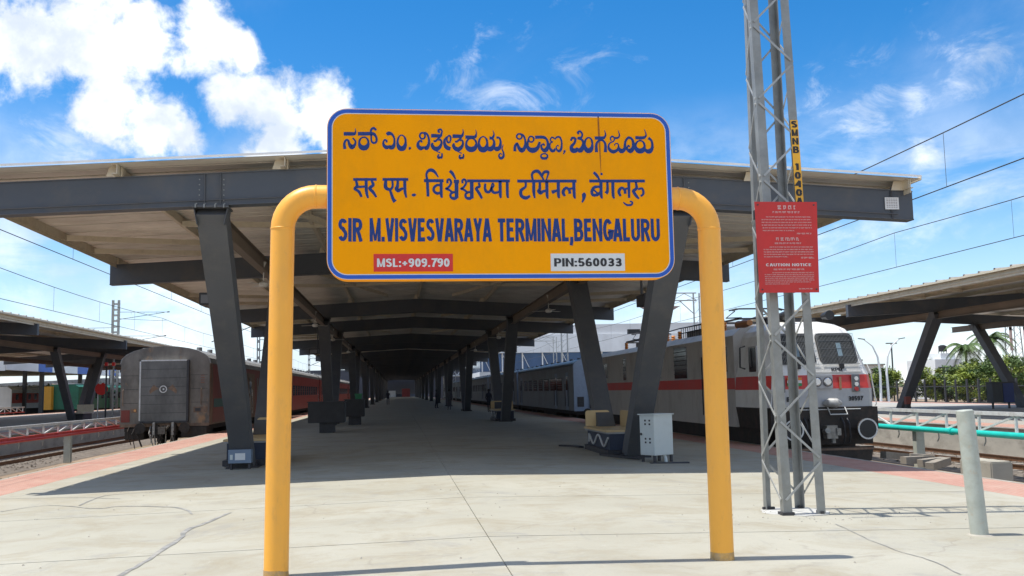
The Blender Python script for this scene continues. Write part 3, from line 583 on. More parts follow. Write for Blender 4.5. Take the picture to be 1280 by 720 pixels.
# ================================================================ name board
def name_board():
    cx, z0, z1, y = 0.986, 2.615, 4.208, 8.79; w = 3.235; r = .185
    root = thing('station_name_board', 'large orange station name board with blue border on yellow pipe posts', 'sign', (cx, 8.9, 0))
    Hh = z1-z0
    def rr(inset, rad):
        a, b, c, d = -w/2+inset, w/2-inset, z0+inset, z1-inset; rad = max(rad-inset, .02); o = []
        for (x, z, s) in ((b-rad, c+rad, -90), (b-rad, d-rad, 0), (a+rad, d-rad, 90), (a+rad, c+rad, 180)):
            for k in range(9): o.append((x+rad*math.cos(R(s+k*11.25)), z+rad*math.sin(R(s+k*11.25))))
        return o
    mb = MB(); mb.prism(rr(0, r), y-8.9, y-8.9+.15); mb.build('board_panel', SIGNO, root, bevel=0.003)
    f = y-8.9
    def ringm(i0, i1, dz, nm, m):
        A, B = rr(i0, r), rr(i1, r); n = len(A); q = MB()
        q.add([(x, f-dz, z) for x, z in A]+[(x, f-dz, z) for x, z in B], [(i, (i+1) % n, n+(i+1) % n, n+i) for i in range(n)]); return q.build(nm, m, root)
    ringm(.004, .052, .0012, 'white_outline', WHITEV); ringm(.009, .044, .0024, 'blue_border', SIGNB)
    P = lambda u, v, d: (u, f-.0016-d, z0+v)
    T = MB()
    for k, s in enumerate(INDIC):
        p = [(s[i]/1000, s[i+1]/1000, s[i+2]*1.04/1000) for i in range(0, len(s), 3)]
        if len(p) > 2: p = smooth_pts(p, 4)
        e = max(.002, p[0][2])*.0
        ribbon(T, [(a, b) for a, b, c in p], [max(.003, c) for a, b, c in p], P, (k % 6)*.0003)
    tag(T.build('kannada_and_hindi_lettering', SIGNT, root), kind='stuff')
    T = MB(); x = lambda X: X-cx
    letters(T, 'SIR', x(-.528), 2.966-z0, .217, .217, P, pen=.222); letters(T, 'M.VISVESVARAYA', x(-.245), 2.966-z0, 1.115, .217, P, pen=.222)
    letters(T, 'TERMINAL,BENGALURU', x(.927), 2.966-z0, 1.541, .217, P, pen=.222)
    T.build('english_lettering', SIGNT, root)
    for (a, b, c, d, m, txt, tm, nm) in ((-.211, .509, 2.690, 2.852, REDV, 'MSL:+909.790', WHITEV, 'red_height_plate'), (1.418, 2.12, 2.688, 2.852, WHITEV, 'PIN:560033', BLACKV, 'white_pin_plate')):
        q = MB(); q.box(x(a), f-.004, c, x(b), f-.0005, d); pl = q.build(nm, m, root)
        T = MB(); letters(T, txt, x(a)+.03, c-z0+.042, b-a-.06, .078, lambda u, v, d_: (u, f-.0055-d_, z0+v), pen=.20); T.build('plate_lettering', tm, pl)
    # rust run and drips down the face
    T = MB(); ribbon(T, [(x(1.905), z1-z0-.01), (x(1.908), z1-z0-.2), (x(1.915), z1-z0-.42), (x(1.918), z1-z0-.6)], [.012, .018, .012, .003], lambda u, v, d_: (u, f-.0012, z0+v), 0)
    T.build('rust_streak', mat('rust_run', (0.36, 0.12, 0.01), .8, 0, .3, 20), root)
    # bent pipe posts
    for s, xb, xt in ((-1, -1.075, -1.035), (1, 2.985, 2.985)):
        rad = .30; zt = 3.40; cxp = x(xt)
        pts = [(x(xb), 0, gz(xb)-.05), (x(xb)*.5+cxp*.5, 0, 1.6), (cxp, 0, zt-rad)]
        pts += [(cxp-s*rad*(1-math.cos(R(a))), 0, zt-rad+rad*math.sin(R(a))) for a in (10, 20, 30, 40, 50, 60, 70, 80, 90)]
        pts.append((s*(w/2-.25), 0, zt))
        q = MB(); q.tube(pts, .108, 28); post = q.build('post', YEL, root, smooth=True)
        for (p, d) in ((( cxp, 0, zt-rad), (0, 0, 1)), ((cxp-s*rad, 0, zt), (1, 0, 0))):
            q = MB(); p = Vector(p); d = Vector(d); q.tube([p-d*.008, p-d*.004, p+d*.004, p+d*.008], [.1085, .1125, .1125, .1085], 28); q.build('weld_bead', YEL, post, smooth=True)
    gr = mat('dried_mud_ring', (.50, .30, .10), .8, 0, .3, 14, dirt=(.36, .30, .22), dscale=12, damt=.7)
    for s, xb in ((-1, -1.075), (1, 2.985)):
        q = MB(); q.tube([(x(xb), 0, gz(xb)-.02), (x(xb), 0, gz(xb)+.025), (x(xb), 0, gz(xb)+.07)], [.112, .1105, .1085], 28); q.build('grime_collar', gr, root, smooth=True)
    for s in (-1, 1):
        q = MB(); q.box(s*(w/2-.3)-.03, .04, z0+.15, s*(w/2-.3)+.03, .10, z1-.15); q.build('back_rib', DARKM, root)
    return root
INDIC = [[-1454,1210,27,-1459,1260,22,-1444,1293,19,-1424,1289,20,-1412,1252,28,-1390,1230,44,-1364,1250,23,-1359,1285,17,-1384,1314,14],[-1465,1352,33,-1416,1353,33,-1370,1354,30,-1358,1370,14,-1357,1384,9,-1362,1406,4],[-1336,1354,33,-1272,1355,33,-1201,1356,31,-1175,1335,22,-1165,1300,19,-1175,1274,20,-1199,1271,19,-1213,1291,16,-1215,1349,14],[-1217,1357,16,-1215,1394,19,-1191,1409,22,-1169,1389,19],[-1282,1323,14,-1303,1316,14,-1318,1297,19,-1324,1272,19,-1318,1246,32,-1303,1228,45,-1282,1221,45,-1262,1228,45,-1246,1247,32,-1241,1273,19,-1246,1298,19,-1261,1317,14,-1282,1323,14],[-1073,1349,27,-1053,1361,34,-1025,1353,23,-1005,1318,17,-1003,1269,22,-1017,1234,37,-1040,1229,34,-1049,1250,16],[-1048,1244,16,-1073,1229,37,-1099,1247,27,-1104,1278,17,-1091,1299,17,-1073,1291,17,-1078,1275,14],[-936,1347,12,-955,1338,12,-968,1314,19,-974,1282,19,-969,1249,31,-955,1226,44,-937,1218,44,-919,1226,44,-905,1250,31,-900,1283,19,-904,1315,19,-918,1338,12,-936,1347,12],[-861,1236,16,-861,1217,23,-860,1214,20],[-744,1371,16,-756,1367,16,-765,1357,16,-769,1342,16,-765,1328,16,-757,1317,16,-745,1313,16,-732,1317,16,-723,1328,16,-720,1343,16,-723,1357,16,-732,1368,16,-744,1371,16],[-742,1371,14,-706,1364,17,-686,1318,19,-687,1264,25,-707,1227,37,-732,1232,23,-762,1224,37,-786,1248,30,-780,1284,19,-758,1295,17,-750,1278,14],[-664,1343,33,-625,1344,33,-580,1344,28,-568,1365,16,-563,1386,14,-575,1405,17,-596,1397,17,-593,1380,16,-580,1380,11],[-580,1332,17,-601,1315,17,-624,1294,20,-643,1294,16],[-650,1277,16,-656,1256,27,-642,1230,36,-614,1219,42,-585,1239,31,-569,1274,20,-576,1307,16,-597,1299,11],[-618,1197,5,-596,1189,9,-581,1183,11],[-566,1179,12,-565,1154,16,-572,1137,20,-583,1145,14],[-583,1148,16,-593,1134,20,-603,1145,17,-599,1164,11,-588,1162,9],[-465,1342,33,-426,1342,33,-381,1345,28,-368,1368,16,-365,1385,11,-369,1410,4],[-381,1330,17,-401,1313,17,-425,1292,20,-444,1292,16],[-451,1275,16,-458,1254,27,-443,1228,36,-415,1217,42,-386,1237,31,-369,1272,20,-377,1305,16,-398,1297,11],[-419,1195,5,-397,1187,9,-382,1180,11],[-367,1176,12,-366,1152,16,-373,1135,20,-384,1143,14],[-384,1146,16,-394,1132,20,-404,1143,17,-400,1162,11,-389,1160,9],[-483,1292,16,-508,1281,17,-518,1308,14,-511,1337,14,-493,1346,16,-483,1329,17,-485,1296,14],[-515,1337,14,-540,1303,22,-538,1262,28,-519,1233,39,-486,1221,34],[-346,1335,31,-299,1335,31,-256,1338,27,-244,1365,14,-243,1382,9,-249,1407,4],[-291,1324,14,-315,1316,14,-332,1297,19,-339,1270,19,-333,1243,34,-316,1224,48,-293,1217,48,-269,1225,48,-251,1244,34,-244,1271,19,-250,1298,19,-267,1317,14,-291,1324,14],[-180,1342,12,-200,1333,12,-215,1310,19,-221,1278,19,-216,1246,34,-202,1223,48,-182,1215,48,-162,1224,48,-148,1247,34,-142,1279,19,-147,1311,19,-161,1334,12,-180,1342,12],[-120,1329,31,-94,1330,23,-79,1355,16,-79,1376,9,-88,1403,4],[-94,1325,17,-78,1296,20,-82,1254,31,-108,1225,44,-133,1229,39,-149,1250,20],[-55,1334,20,-27,1330,19,-16,1289,20,-28,1238,34,-55,1226,44,-79,1238,23],[8,1268,6,-3,1226,11,9,1189,16,6,1151,23,-19,1137,25,-35,1159,16,-23,1182,11,-6,1172,9],[162,1372,15,149,1369,15,140,1360,15,136,1347,15,139,1335,15,148,1325,15,161,1322,15,173,1326,15,182,1335,15,186,1348,15,183,1360,15,174,1369,15,162,1372,15],[162,1374,15,201,1356,17,218,1297,19,209,1240,30,181,1214,42,155,1239,30,138,1279,21,118,1250,23,117,1205,28],[274,1350,15,261,1346,15,252,1336,15,248,1322,15,251,1309,15,260,1299,15,272,1295,15,285,1299,15,294,1309,15,298,1323,15,295,1336,15,286,1346,15,274,1350,15],[247,1322,15,236,1263,23,252,1227,40,293,1216,49,333,1241,32,353,1298,19],[311,1341,30,392,1342,28,425,1311,21,429,1254,28,406,1217,40,376,1228,25,368,1262,17,390,1278,15,397,1260,13],[394,1185,13,378,1182,13,366,1173,15,362,1162,15,366,1150,19,377,1142,23,393,1139,23,409,1142,23,421,1151,19,425,1162,15,421,1174,15,410,1182,13,394,1185,13],[376,1137,15,374,1128,15],[410,1137,15,412,1128,15],[496,1325,11,480,1343,13,460,1334,13,457,1309,12,479,1298,11],[477,1298,11,454,1286,13,446,1248,19,464,1215,28,488,1215,25,498,1237,13],[502,1323,12,516,1344,16,546,1344,18,562,1301,16,558,1238,21,536,1211,25,515,1225,16,510,1250,10,524,1266,10,534,1255,8],[584,1219,23,588,1207,19,576,1181,6],[652,1311,17,664,1339,21,693,1332,23,686,1293,23,655,1256,30,663,1220,42,697,1220,42,716,1245,21],[718,1220,36,746,1225,44,769,1275,25,760,1320,21,715,1339,23],[721,1339,21,753,1347,19,761,1378,17,741,1404,19,720,1392,19,729,1374,13],[822,1345,15,803,1336,15,789,1313,19,783,1280,19,787,1248,32,800,1225,44,818,1217,44,836,1225,44,851,1249,32,856,1281,19,852,1313,19,840,1337,15,822,1345,15],[881,1341,30,938,1342,30,970,1346,25,987,1375,15,977,1419,5],[894,1204,30,896,1282,23,924,1317,19,960,1317,19,982,1280,23,980,1205,30],[1041,1316,11,1032,1341,13,1051,1360,15,1071,1341,13,1061,1311,12,1029,1297,13,1012,1266,17,1022,1230,28,1054,1210,34,1093,1226,25,1110,1261,16,1100,1290,11,1077,1286,10,1069,1270,11],[1076,1344,21,1105,1346,17,1121,1371,13,1108,1420,5],[1102,1255,21,1132,1218,42,1167,1239,30,1176,1308,21,1209,1349,23,1246,1326,23,1252,1257,32,1222,1219,42,1192,1239,21,1203,1271,15,1219,1260,13],[1275,1350,30,1330,1347,30,1365,1354,23,1380,1380,13,1365,1432,5],[1320,1321,15,1298,1314,15,1281,1295,21,1274,1270,21,1279,1245,34,1295,1226,47,1316,1220,47,1339,1227,47,1355,1245,34,1362,1271,21,1357,1296,21,1342,1315,15,1320,1321,15],[1402,1348,28,1433,1317,21,1436,1253,28,1407,1218,44,1372,1227,30,1359,1258,15],[-1379,926,25,-1167,928,25],[-1113,928,25,-878,930,25],[-1354,916,20,-1344,868,25,-1366,840,22,-1329,814,25,-1304,763,20],[-1344,855,22,-1263,861,20],[-1262,922,27,-1260,815,27,-1245,753,17],[-1213,917,20,-1199,876,27,-1229,845,29,-1197,805,27,-1170,761,17],[-1084,918,25,-1085,854,32,-1047,835,25,-1022,861,20,-1024,919,20],[-1047,835,22,-1020,752,27,-1000,720,37],[-974,919,20,-977,868,27,-987,842,32,-972,824,32,-952,834,27,-924,847,20],[-911,925,27,-909,817,25,-897,759,15],[-829,798,17,-828,785,42,-826,771,17],[-734,919,28,-553,920,28],[-703,923,22,-711,977,20,-694,1011,25,-664,1019,32,-633,1000,25,-601,951,10],[-703,916,26,-698,771,25],[-576,916,26,-576,787,25,-566,760,13],[-584,877,20,-613,878,23,-642,855,23,-643,821,23,-613,800,26,-581,810,19],[-496,1013,25,-471,990,28,-442,933,13],[-459,913,32,-410,914,32],[-434,917,35,-435,757,33],[-517,895,19,-517,925,20,-497,931,20,-484,900,20,-505,862,20,-530,844,20,-503,834,20,-479,814,20],[-434,814,17,-468,810,22,-491,791,20,-486,763,22,-457,753,29,-431,764,22],[-335,920,26,64,922,26],[-293,918,33,-294,754,33],[-378,896,19,-378,925,20,-357,932,20,-345,901,20,-366,863,20,-391,845,20,-364,835,20,-340,815,20],[-295,815,17,-329,811,22,-352,792,20,-347,763,22,-318,754,29,-292,765,22],[-228,903,19,-221,869,23,-251,848,25,-225,804,26,-200,754,19],[-165,896,19,-171,858,22,-161,823,25,-133,816,25,-116,843,17,-100,897,14,-87,877,14,-109,843,23,-90,812,25,-56,812,22,-33,824,19],[-28,920,28,-28,793,26,-23,759,14],[39,921,26,39,790,25,48,759,13],[133,921,27,695,925,27],[211,918,21,210,868,21,167,832,29,169,782,29,211,761,32,251,782,21],[289,918,27,287,818,27,295,759,13],[282,925,19,273,982,21,295,1011,27,338,1011,29,384,933,13],[365,964,19,386,1005,24,419,1012,29,428,994,19,407,933,11],[346,911,21,344,850,27,334,827,32,350,810,32,370,822,27,405,833,21],[412,919,29,412,790,27,420,756,13],[457,816,35,507,834,21],[521,920,29,520,791,27,528,760,13],[580,780,21,564,820,29,593,860,24,624,834,24,628,803,27],[622,849,21,665,856,19],[669,921,29,670,792,27,679,757,13],[752,809,27,763,792,37,756,749,24,740,721,11],[817,926,27,1353,930,27],[921,872,21,866,867,27,839,828,27,849,793,27,892,796,27,922,822,21],[851,847,16,893,810,16],[928,922,29,927,793,27,937,759,13],[861,1011,24,891,980,27,919,934,13],[936,1006,20,937,983,20],[990,920,21,989,836,27,973,808,35],[1043,923,29,1042,794,27,1053,759,13],[1114,782,21,1098,826,29,1125,863,24,1156,840,24,1158,806,27],[1157,849,21,1192,859,19],[1197,924,29,1195,766,21],[1138,725,11,1171,699,19,1214,701,19,1225,725,16,1201,734,13],[1265,919,21,1270,860,27,1240,831,29,1270,780,27,1293,760,13],[1284,850,19,1325,856,21,1335,809,21,1308,783,19]]
name_board()

# ================================================================ lattice mast with notice board
def mast():
    root = thing('lattice_mast', 'tall galvanised lattice steel mast standing right of the name board', 'mast', (5.1, 12.2, 0))
    L0 = lambda x, y, z: Vector((x-5.1, y-12.2, z))
    ft = [(4.815, 11.9, 4.67), (5.365, 11.9, 5.21), (5.33, 12.55, 5.30), (4.80, 12.55, 4.84)]   # x at foot, y, x at z=7
    Z = 9.5
    def pt(i, z): a, y, b = ft[i]; t = z/7; return L0(a+(b-a)*t, y+(12.2-y)*.0*t, z)
    sg = [(1, 1), (-1, 1), (-1, -1), (1, -1)]
    for i in range(4):
        q = MB(); sx, sy = sg[i]; t = .011; wl = .112 if i in (0, 1) else .10
        b, c = pt(i, -.05), pt(i, Z)
        def flange(dx0, dx1, dy0, dy1):
            vs = [p+Vector((dx, dy, 0)) for p in (b, c) for dx, dy in ((dx0, dy0), (dx1, dy0), (dx1, dy1), (dx0, dy1))]
            q.add(vs, [(0, 1, 2, 3), (7, 6, 5, 4), (0, 4, 5, 1), (1, 5, 6, 2), (2, 6, 7, 3), (3, 7, 4, 0)])
        flange(0, sx*wl, 0, sy*t); flange(0, sx*t, sy*t, sy*wl)
        q.build('leg', GALV, root)
        q = MB(); p = pt(i, -.02); q.box(p.x-.03, p.y-.03, -.06, p.x+.03+sx*.1, p.y+.03+sy*.1, .0); q.build('foot_plate', DARKM, root)
    q = MB(); n = 22; rp = random.Random(4); pts = [(.0+(.46+rp.uniform(-.05, .05))*math.cos(R(k*360/n))*1.15, .05+(.55+rp.uniform(-.06, .06))*math.sin(R(k*360/n))) for k in range(n)]
    q.prism([(x_*.8, y_*.8) for x_, y_ in pts], gz(5.1)-.02, gz(5.1)+.010, 'z'); q.build('mortar_pad', mat('pale_mortar', (.47, .47, .45), .9, 0, .15, 5, .3, 40), root)
    st = .52
    for fi, (i, j, off) in enumerate(((0, 1, -.008), (1, 2, .012), (2, 3, .012), (3, 0, -.012))):
        k = 0; z = .12
        while z < Z-.7:
            a, b = (i, j) if (k+fi) % 2 == 0 else (j, i)
            p, q_ = pt(a, z), pt(b, z+st)
            o = {0: Vector((0, -.012, 0)), 1: Vector((.012, 0, 0)), 2: Vector((0, .012, 0)), 3: Vector((-.012, 0, 0))}[fi]
            # ends tucked onto the leg flanges
            m = MB(); ins = .06; d = (q_-p); p2 = p+d*.06+o; q2 = q_-d*.06+o
            nrm = Vector((0, 1, 0)) if fi in (0, 2) else Vector((1, 0, 0))
            m.bar(p2, q2, .027, .008, up=nrm); m.build('lattice_bar', GALVL, root); z += st; k += 1
    # painted number strip up the right front leg
    p0, p1 = pt(1, 3.92), pt(1, 5.06); q = MB(); y = p0.y-.019
    q.add([(p0.x-.108, y, p0.z), (p0.x-.002, y, p0.z), (p1.x-.002, y, p1.z), (p1.x-.108, y, p1.z)], [(0, 1, 2, 3)]); strip = q.build('number_strip', MASTY, root)
    T = MB(); txt = 'SMNB 1040A'; n = len(txt)
    for k, c in enumerate(txt):
        t = 1-(k+.9)/n; z = p0.z+(p1.z-p0.z)*t; xx = p0.x+(p1.x-p0.x)*t-.09
        if c != ' ': letters(T, c, xx-.008, z, .082, .09, lambda u, v, d: (u, y-.002-d, v), pen=.24)
    T.build('number_lettering', BLACKV, strip)
    return root
mast()
def caution():
    root = thing('caution_notice_board', 'red caution notice board with white print fixed to the lattice mast', 'notice board', (4.91, 11.6, 2.75))
    q = MB(); q.add([(-.395, 0, 0), (.385, 0, 0), (.415, 0, 1.16), (-.41, 0, 1.16), (-.395, .006, 0), (.385, .006, 0), (.415, .006, 1.16), (-.41, .006, 1.16)],
        [(0, 1, 2, 3), (7, 6, 5, 4), (0, 4, 5, 1), (1, 5, 6, 2), (2, 6, 7, 3), (3, 7, 4, 0)]); q.build('board_plate', REDB, root)
    P = lambda u, v, d: (u, -.0015-d, v)
    T = MB(); letters(T, 'CAUTION NOTICE', -.30, .335, .60, .036, P, pen=.17)
    T.build('english_heading', WHITEV, root)
    # Kannada and Hindi headings, as strokes of small print
    rnd = random.Random(5); T = MB()
    def small(xa, xb, z, h, wd):
        x = xa; k = 0
        while x < xb:
            wl = rnd.uniform(.018, .06); e = min(x+wl, xb)
            if e-x > .01: ribbon(T, [(x, z+h), (e, z+h)], [h*.28]*2, P, 0)
            xx = x
            while xx < e-.003:
                s = rnd.random(); st = h*rnd.uniform(.75, 1.2)
                ribbon(T, [(xx+h*.15, z+h*.9), (xx+h*.15+rnd.uniform(-.2, .2)*h, z+h*.9-st*.8)], [h*.24]*2, P, .0004)
                if s > .5: ribbon(T, [(xx, z+h*.1), (xx+h*.5, z+h*.12)], [h*.26]*2, P, .0008)
                xx += h*.62
            x += wl+h*.7; k += 1
    small(-.11, .13, 1.065, .042, 3); small(-.18, .18, 1.015, .020, 2)
    for k, (a, b) in enumerate(((-.27, .33), (-.33, .33), (-.33, .33), (-.33, .33), (-.32, .33), (-.32, .10))): small(a, b, .958-k*.035, .011, 1)
    small(.13, .32, .742, .016, 1)
    small(-.15, .14, .662, .034, 3); small(-.17, .18, .618, .016, 2)
    for k, (a, b) in enumerate(((-.24, .34), (-.32, .34), (-.32, .34), (-.32, .34), (-.32, .0))): small(a, b, .572-k*.031, .011, 1)
    small(.17, .34, .432, .018, 1)
    for k, (a, b) in enumerate(((-.22, .33), (-.32, .33), (-.32, .33), (-.32, .33), (-.32, .33), (-.32, .28), (-.32, .0))): small(a, b, .248-k*.024, .0095, 1)
    small(.12, .30, .04, .012, 1); small(-.2, .2, .285, .016, 2)
    tag(T.build('small_print', mat('print_pink', (.62, .42, .40), .5), root), kind='stuff')
    q = MB()
    for x, z in ((-.37, 1.12), (.37, 1.12), (-.36, .04), (.35, .04)): q.tube([(x, -.008, z), (x, .02, z)], .011, 8)
    q.build('fixing_bolts', DARKM, root)
    q = MB(); q.box(-.38, .02, 1.02, .40, .05, 1.06); q.box(-.38, .02, .10, .38, .05, .14)
    for x in (-.30, -.22, .30): q.box(x-.02, .05, .98, x+.02, .30, 1.10)
    q.build('mounting_clamps', BLACKV, root)
caution()

rl = random.Random(12); q = MB()
for k in range(260):
    x = rl.uniform(-7, 9); y = rl.uniform(8.5, 24)
    if k < 90: x, y = rl.gauss(5.3, .7), rl.gauss(11.9, .5)
    if k > 220: x, y = rl.gauss(.95, .25), rl.uniform(9, 22)
    r0 = rl.uniform(.006, .02); a = rl.random()*6; z = gz(x)+.0008
    q.add([(x+math.cos(a+t_)*r0, y+math.sin(a+t_)*r0, z) for t_ in (0, 2.1, 4.2)]+[(x, y, z+r0*.8)], [(0, 1, 3), (1, 2, 3), (2, 0, 3)])
tag(q.build('grit', WALLC), kind='stuff')
# ================================================================ bollard
b = thing('bollard', 'pale grey-green pipe bollard leaning at the right front of the platform', 'bollard', (6.275, 10.06, gz(6.27)))
q = MB(); q.tube([(0, 0, -.05), (-.04, .0, .65), (-.08, 0, 1.34)], .092, 20); q.build('pipe', BOLL, b, smooth=True)
q = MB(); q.tube([(-.0805, 0, 1.342), (-.0812, 0, 1.352)], [.088, .08], 20); q.build('end_cap', BOLL, b)
q = MB(); q.tube([(0, 0, -.01), (0, 0, .012)], [.16, .11], 14); q.build('mortar_collar', WALLC, b)

# ================================================================ cabinet by the right column
c = thing('electric_cabinet', 'pale grey electrical cabinet standing by the front right column', 'cabinet', (5.74, 21.25, gz(5.7)), R(28))
q = MB(); q.box(-.30, -.22, .16, .27, .24, 1.04); q.build('body', CAB, c, bevel=.008)
q = MB(); q.box(-.33, -.25, 1.04, .30, .27, 1.065); q.build('lid', CAB, c, bevel=.004)
q = MB(); q.box(-.308, -.20, .20, -.303, .22, 1.0); dr = q.build('door', CAB, c)
for z in (.9, .82, .5, .42):
    for y_ in (-.12, .02): q = MB(); q.box(-.313, y_, z, -.308, y_+.05, z+.04); q.build('label_plate', DARKM, dr)
q = MB(); q.tube([(-.32, .17, .62), (-.33, .17, .62)], .03, 10); q.build('lock', DARKM, dr)
for x_ in (-.26, .23):
    for y_ in (-.18, .20): q = MB(); q.box(x_-.025, y_-.025, 0, x_+.025, y_+.025, .16); q.build('leg', DARKM, c)
q = MB(); q.tube([(.05, -.16, .16), (.05, -.20, .06), (.02, -.24, .0)], .035, 8); q.build('cable_duct', CAB, c, smooth=True)
q = MB(); q.box(5.45, 20.72, gz(6.2)-.01, 6.30, 20.86, gz(5.7)+.02); tag(q.build('steel_plate', DARKM), 'dark flat steel strip lying on the platform before the grey cabinet', 'plate')
jb = thing('junction_box', 'blue-grey junction box with white sticker at the foot of the front left column', 'junction box', (-3.50, 22.42, gz(-3.5)))
q = MB(); q.box(-.25, -.13, .14, .25, .12, .44); q.build('box_body', mat('blue_grey_box', (0.16, 0.22, 0.30), .5, 0, .1, 3), jb, bevel=.006)
q = MB(); q.box(-.10, -.136, .21, .12, -.131, .36); q.build('sticker', WHITEV, jb)
q = MB(); q.box(-.21, -.136, .22, -.15, -.131, .33); q.build('meter_window', CAB, jb)
for x_ in (-.21, .18): q = MB(); q.box(x_, -.10, -.02, x_+.04, .08, .14); q.build('leg', DARKM, jb)

# ================================================================ benches between the column legs
def bench(loc, mirror, label, scale=1):
    s = -1 if mirror else 1; root = thing('bench', label, 'bench', loc, 0, 'benches built between the column legs')
    q = MB(); q.box(s*.02, -1.45, 0, s*1.1, 1.5, .13); q.build('kerb_base', DARKM, root)
    q = MB(); q.box(s*.10, -1.35, .13, s*1.02, 1.42, .52); q.build('plinth', NAVY, root)
    q = MB(); q.box(s*.0, -1.4, .56, s*1.1, 1.47, .61); q.build('seat_board', YSEAT, root, bevel=.01)
    q = MB(); q.box(s*.03, -1.38, .52, s*1.07, 1.45, .56); q.build('seat_frame', mat('seat_frame_grey', (0.3, 0.31, 0.32), .5, .3, .1, 4), root)
    def back(x0, x1, y0, y1):
        w_ = math.hypot(x1-x0, y1-y0); rad = .08; P2 = []
        for (cx, cz, a0) in ((w_-rad, .62+.42-rad, 0), (rad, .62+.42-rad, 90), (.02, .64, 180), (w_-.02, .64, 270)):
            for k in range(5): rr_ = rad if cz > .8 else .02; P2.append((cx+rr_*math.cos(R(a0+k*22.5)), cz+rr_*math.sin(R(a0+k*22.5))))
        d = Vector((x1-x0, y1-y0, 0)).normalized(); n = Vector((-d.y, d.x, 0)); m = MB(); N_ = len(P2)
        vs = [Vector((x0, y0, 0))+d*u+Vector((0, 0, v))+n*t for t in (-.02, .02) for u, v in P2]
        m.add(vs, [tuple(range(N_)), tuple(reversed(range(N_, 2*N_)))]+[(i, (i+1) % N_, N_+(i+1) % N_, N_+i) for i in range(N_)]); m.build('backrest', YSEAT, root)
    back(s*.05, s*.72, 1.42, 1.42); back(s*.98, s*.98, -1.2, -.5); back(s*.98, s*.98, .2, 1.2)
    q = MB(); xx = s*.085
    q.tube([(xx, 1.15, .22)]+[(xx, 1.1-k*.09, .325+.13*math.sin(k*.43+2.2)) for k in range(27)], .028, 7); q.build('wavy_pipe', WHITEM, root, smooth=True)
    return root
bench((5.03, 24.75, gz(5)), False, 'yellow-seated bench with navy wave-trimmed plinth beside the front right column')
bench((-2.95, 24.75, gz(-3)), True, 'yellow-backed bench half hidden behind the left yellow post')
bench((5.10, 52.75, gz(5)), False, 'far bench with yellow back by the second right column pair')
for (pts, lb) in ((((4.6, 27.6), (4.9, 27.3), (5.05, 26.7)), 'dark bent cable cover lying beside the far end of the right bench'), (((4.95, 23.5), (5.2, 22.6), (5.5, 21.9)), 'long dark strip of metal on the floor beside the front right column')):
    q = MB()
    for i in range(2): q.bar((pts[i][0], pts[i][1], gz(5)+.03), (pts[i+1][0], pts[i+1][1], gz(5)+.03), .14, .05)
    tag(q.build('cable_cover', DARKM), lb, 'cable cover')
# black stalls
for (x, y_, w_, lb, topc) in ((-2.95, 41.5, 1.5, 'nearer black box stall on a short pedestal under the left columns', None), (-2.2, 50.5, 1.0, 'smaller black box stall with a green tub on top', 'green')):
    t = thing('black_stall', lb, 'stall', (x, y_, gz(x)))
    q = MB(); q.box(-w_/2, -.6, .42, w_/2, .6, 1.26); q.build('box_body', BLACKB, t, bevel=.02)
    q = MB(); q.box(-.30, -.35, 0, .32, .35, .42); q.build('pedestal', DARKM, t)
    q = MB(); q.box(-w_/2-.03, -.63, 1.26, w_/2+.03, .63, 1.30); q.build('top_board', DARKM, t)
    if topc:
        k = thing('green_tub', 'small green tub standing on the far black stall', 'tub', (x+.2, y_-.2, gz(x)+1.30)); q = MB(); q.tube([(0, 0, 0), (0, 0, .26)], [.16, .2], 12); q.build('tub_body', mat('green_plastic', (0.04, .22, .10), .5), k)
        q = MB(); q.tube([(0, 0, .26), (0, 0, .28)], [.21, .21], 12); q.build('rim', mat('green_plastic', (0.04, .22, .10), .5), k)
# train indicator boards
for (x, y_, z_, lb) in ((-4.25, 22.9, 3.78, 'small black platform indicator hung beside the front left column'), (6.1, 22.9, 3.70, 'small black platform indicator hung beside the front right column'), (-4.3, 51.0, 3.75, 'black platform indicator hung by the second left column pair')):
    t = thing('indicator_board', lb, 'indicator board', (x, y_, z_))
    q = MB(); q.box(-.22, -.4, -.13, .22, .4, .15); q.build('housing', BLACKB, t, bevel=.01)
    q = MB(); q.box(-.18, -.404, -.09, .18, -.401, .10); q.build('display_face', mat('display_grey', (0.12, 0.12, 0.13), .3), t)
    q = MB(); q.tube([(0.18 if x < 0 else -.18, 0, .15), (0.18 if x < 0 else -.18, 0, 1.25)], .03, 8); q.build('hanger_rod', DARKM, t)
# ceiling fans
def fan(loc, lb, a):
    t = thing('ceiling_fan', lb, 'fan', loc, a, 'ceiling fans under the main canopy')
    q = MB(); q.tube([(0, 0, .05), (0, 0, .55)], .015, 8); q.build('down_rod', FANW, t)
    q = MB(); q.tube([(0, 0, .48), (0, 0, .60)], [.03, .075], 12); q.build('ceiling_cup', FANW, t)
    q = MB(); q.tube([(0, 0, -.07), (0, 0, -.04), (0, 0, .04), (0, 0, .09)], [.07, .12, .12, .04], 16); q.build('motor', FANW, t, smooth=True)
    for k in range(3):
        an = R(120*k); d = Vector((math.cos(an), math.sin(an), 0)); q = MB(); q.bar(d*.1, d*.62, .09, .008, w2=.13); q.build('blade', FANW, t)
for i, (x, y_, z_, lb) in enumerate(((-3.5, 25.9, 4.48, 'white ceiling fan hanging between the front left column and the yellow post'), (-3.5, 42, 4.5, 'white ceiling fan above the nearer black stall'),
    (5.6, 53.5, 4.5, 'white ceiling fan hanging above the far bench at right'), (-3.5, 53.5, 4.5, 'white ceiling fan just beyond the black stalls at left'), (5.6, 35.5, 4.5, 'white ceiling fan hidden high behind the name board at right'),
    (-3.5, 70, 4.5, 'tiny white ceiling fan deep in the left column row'), (5.6, 70, 4.5, 'tiny white ceiling fan deep in the right column row'))): fan((x, y_, z_), lb, i*.7)
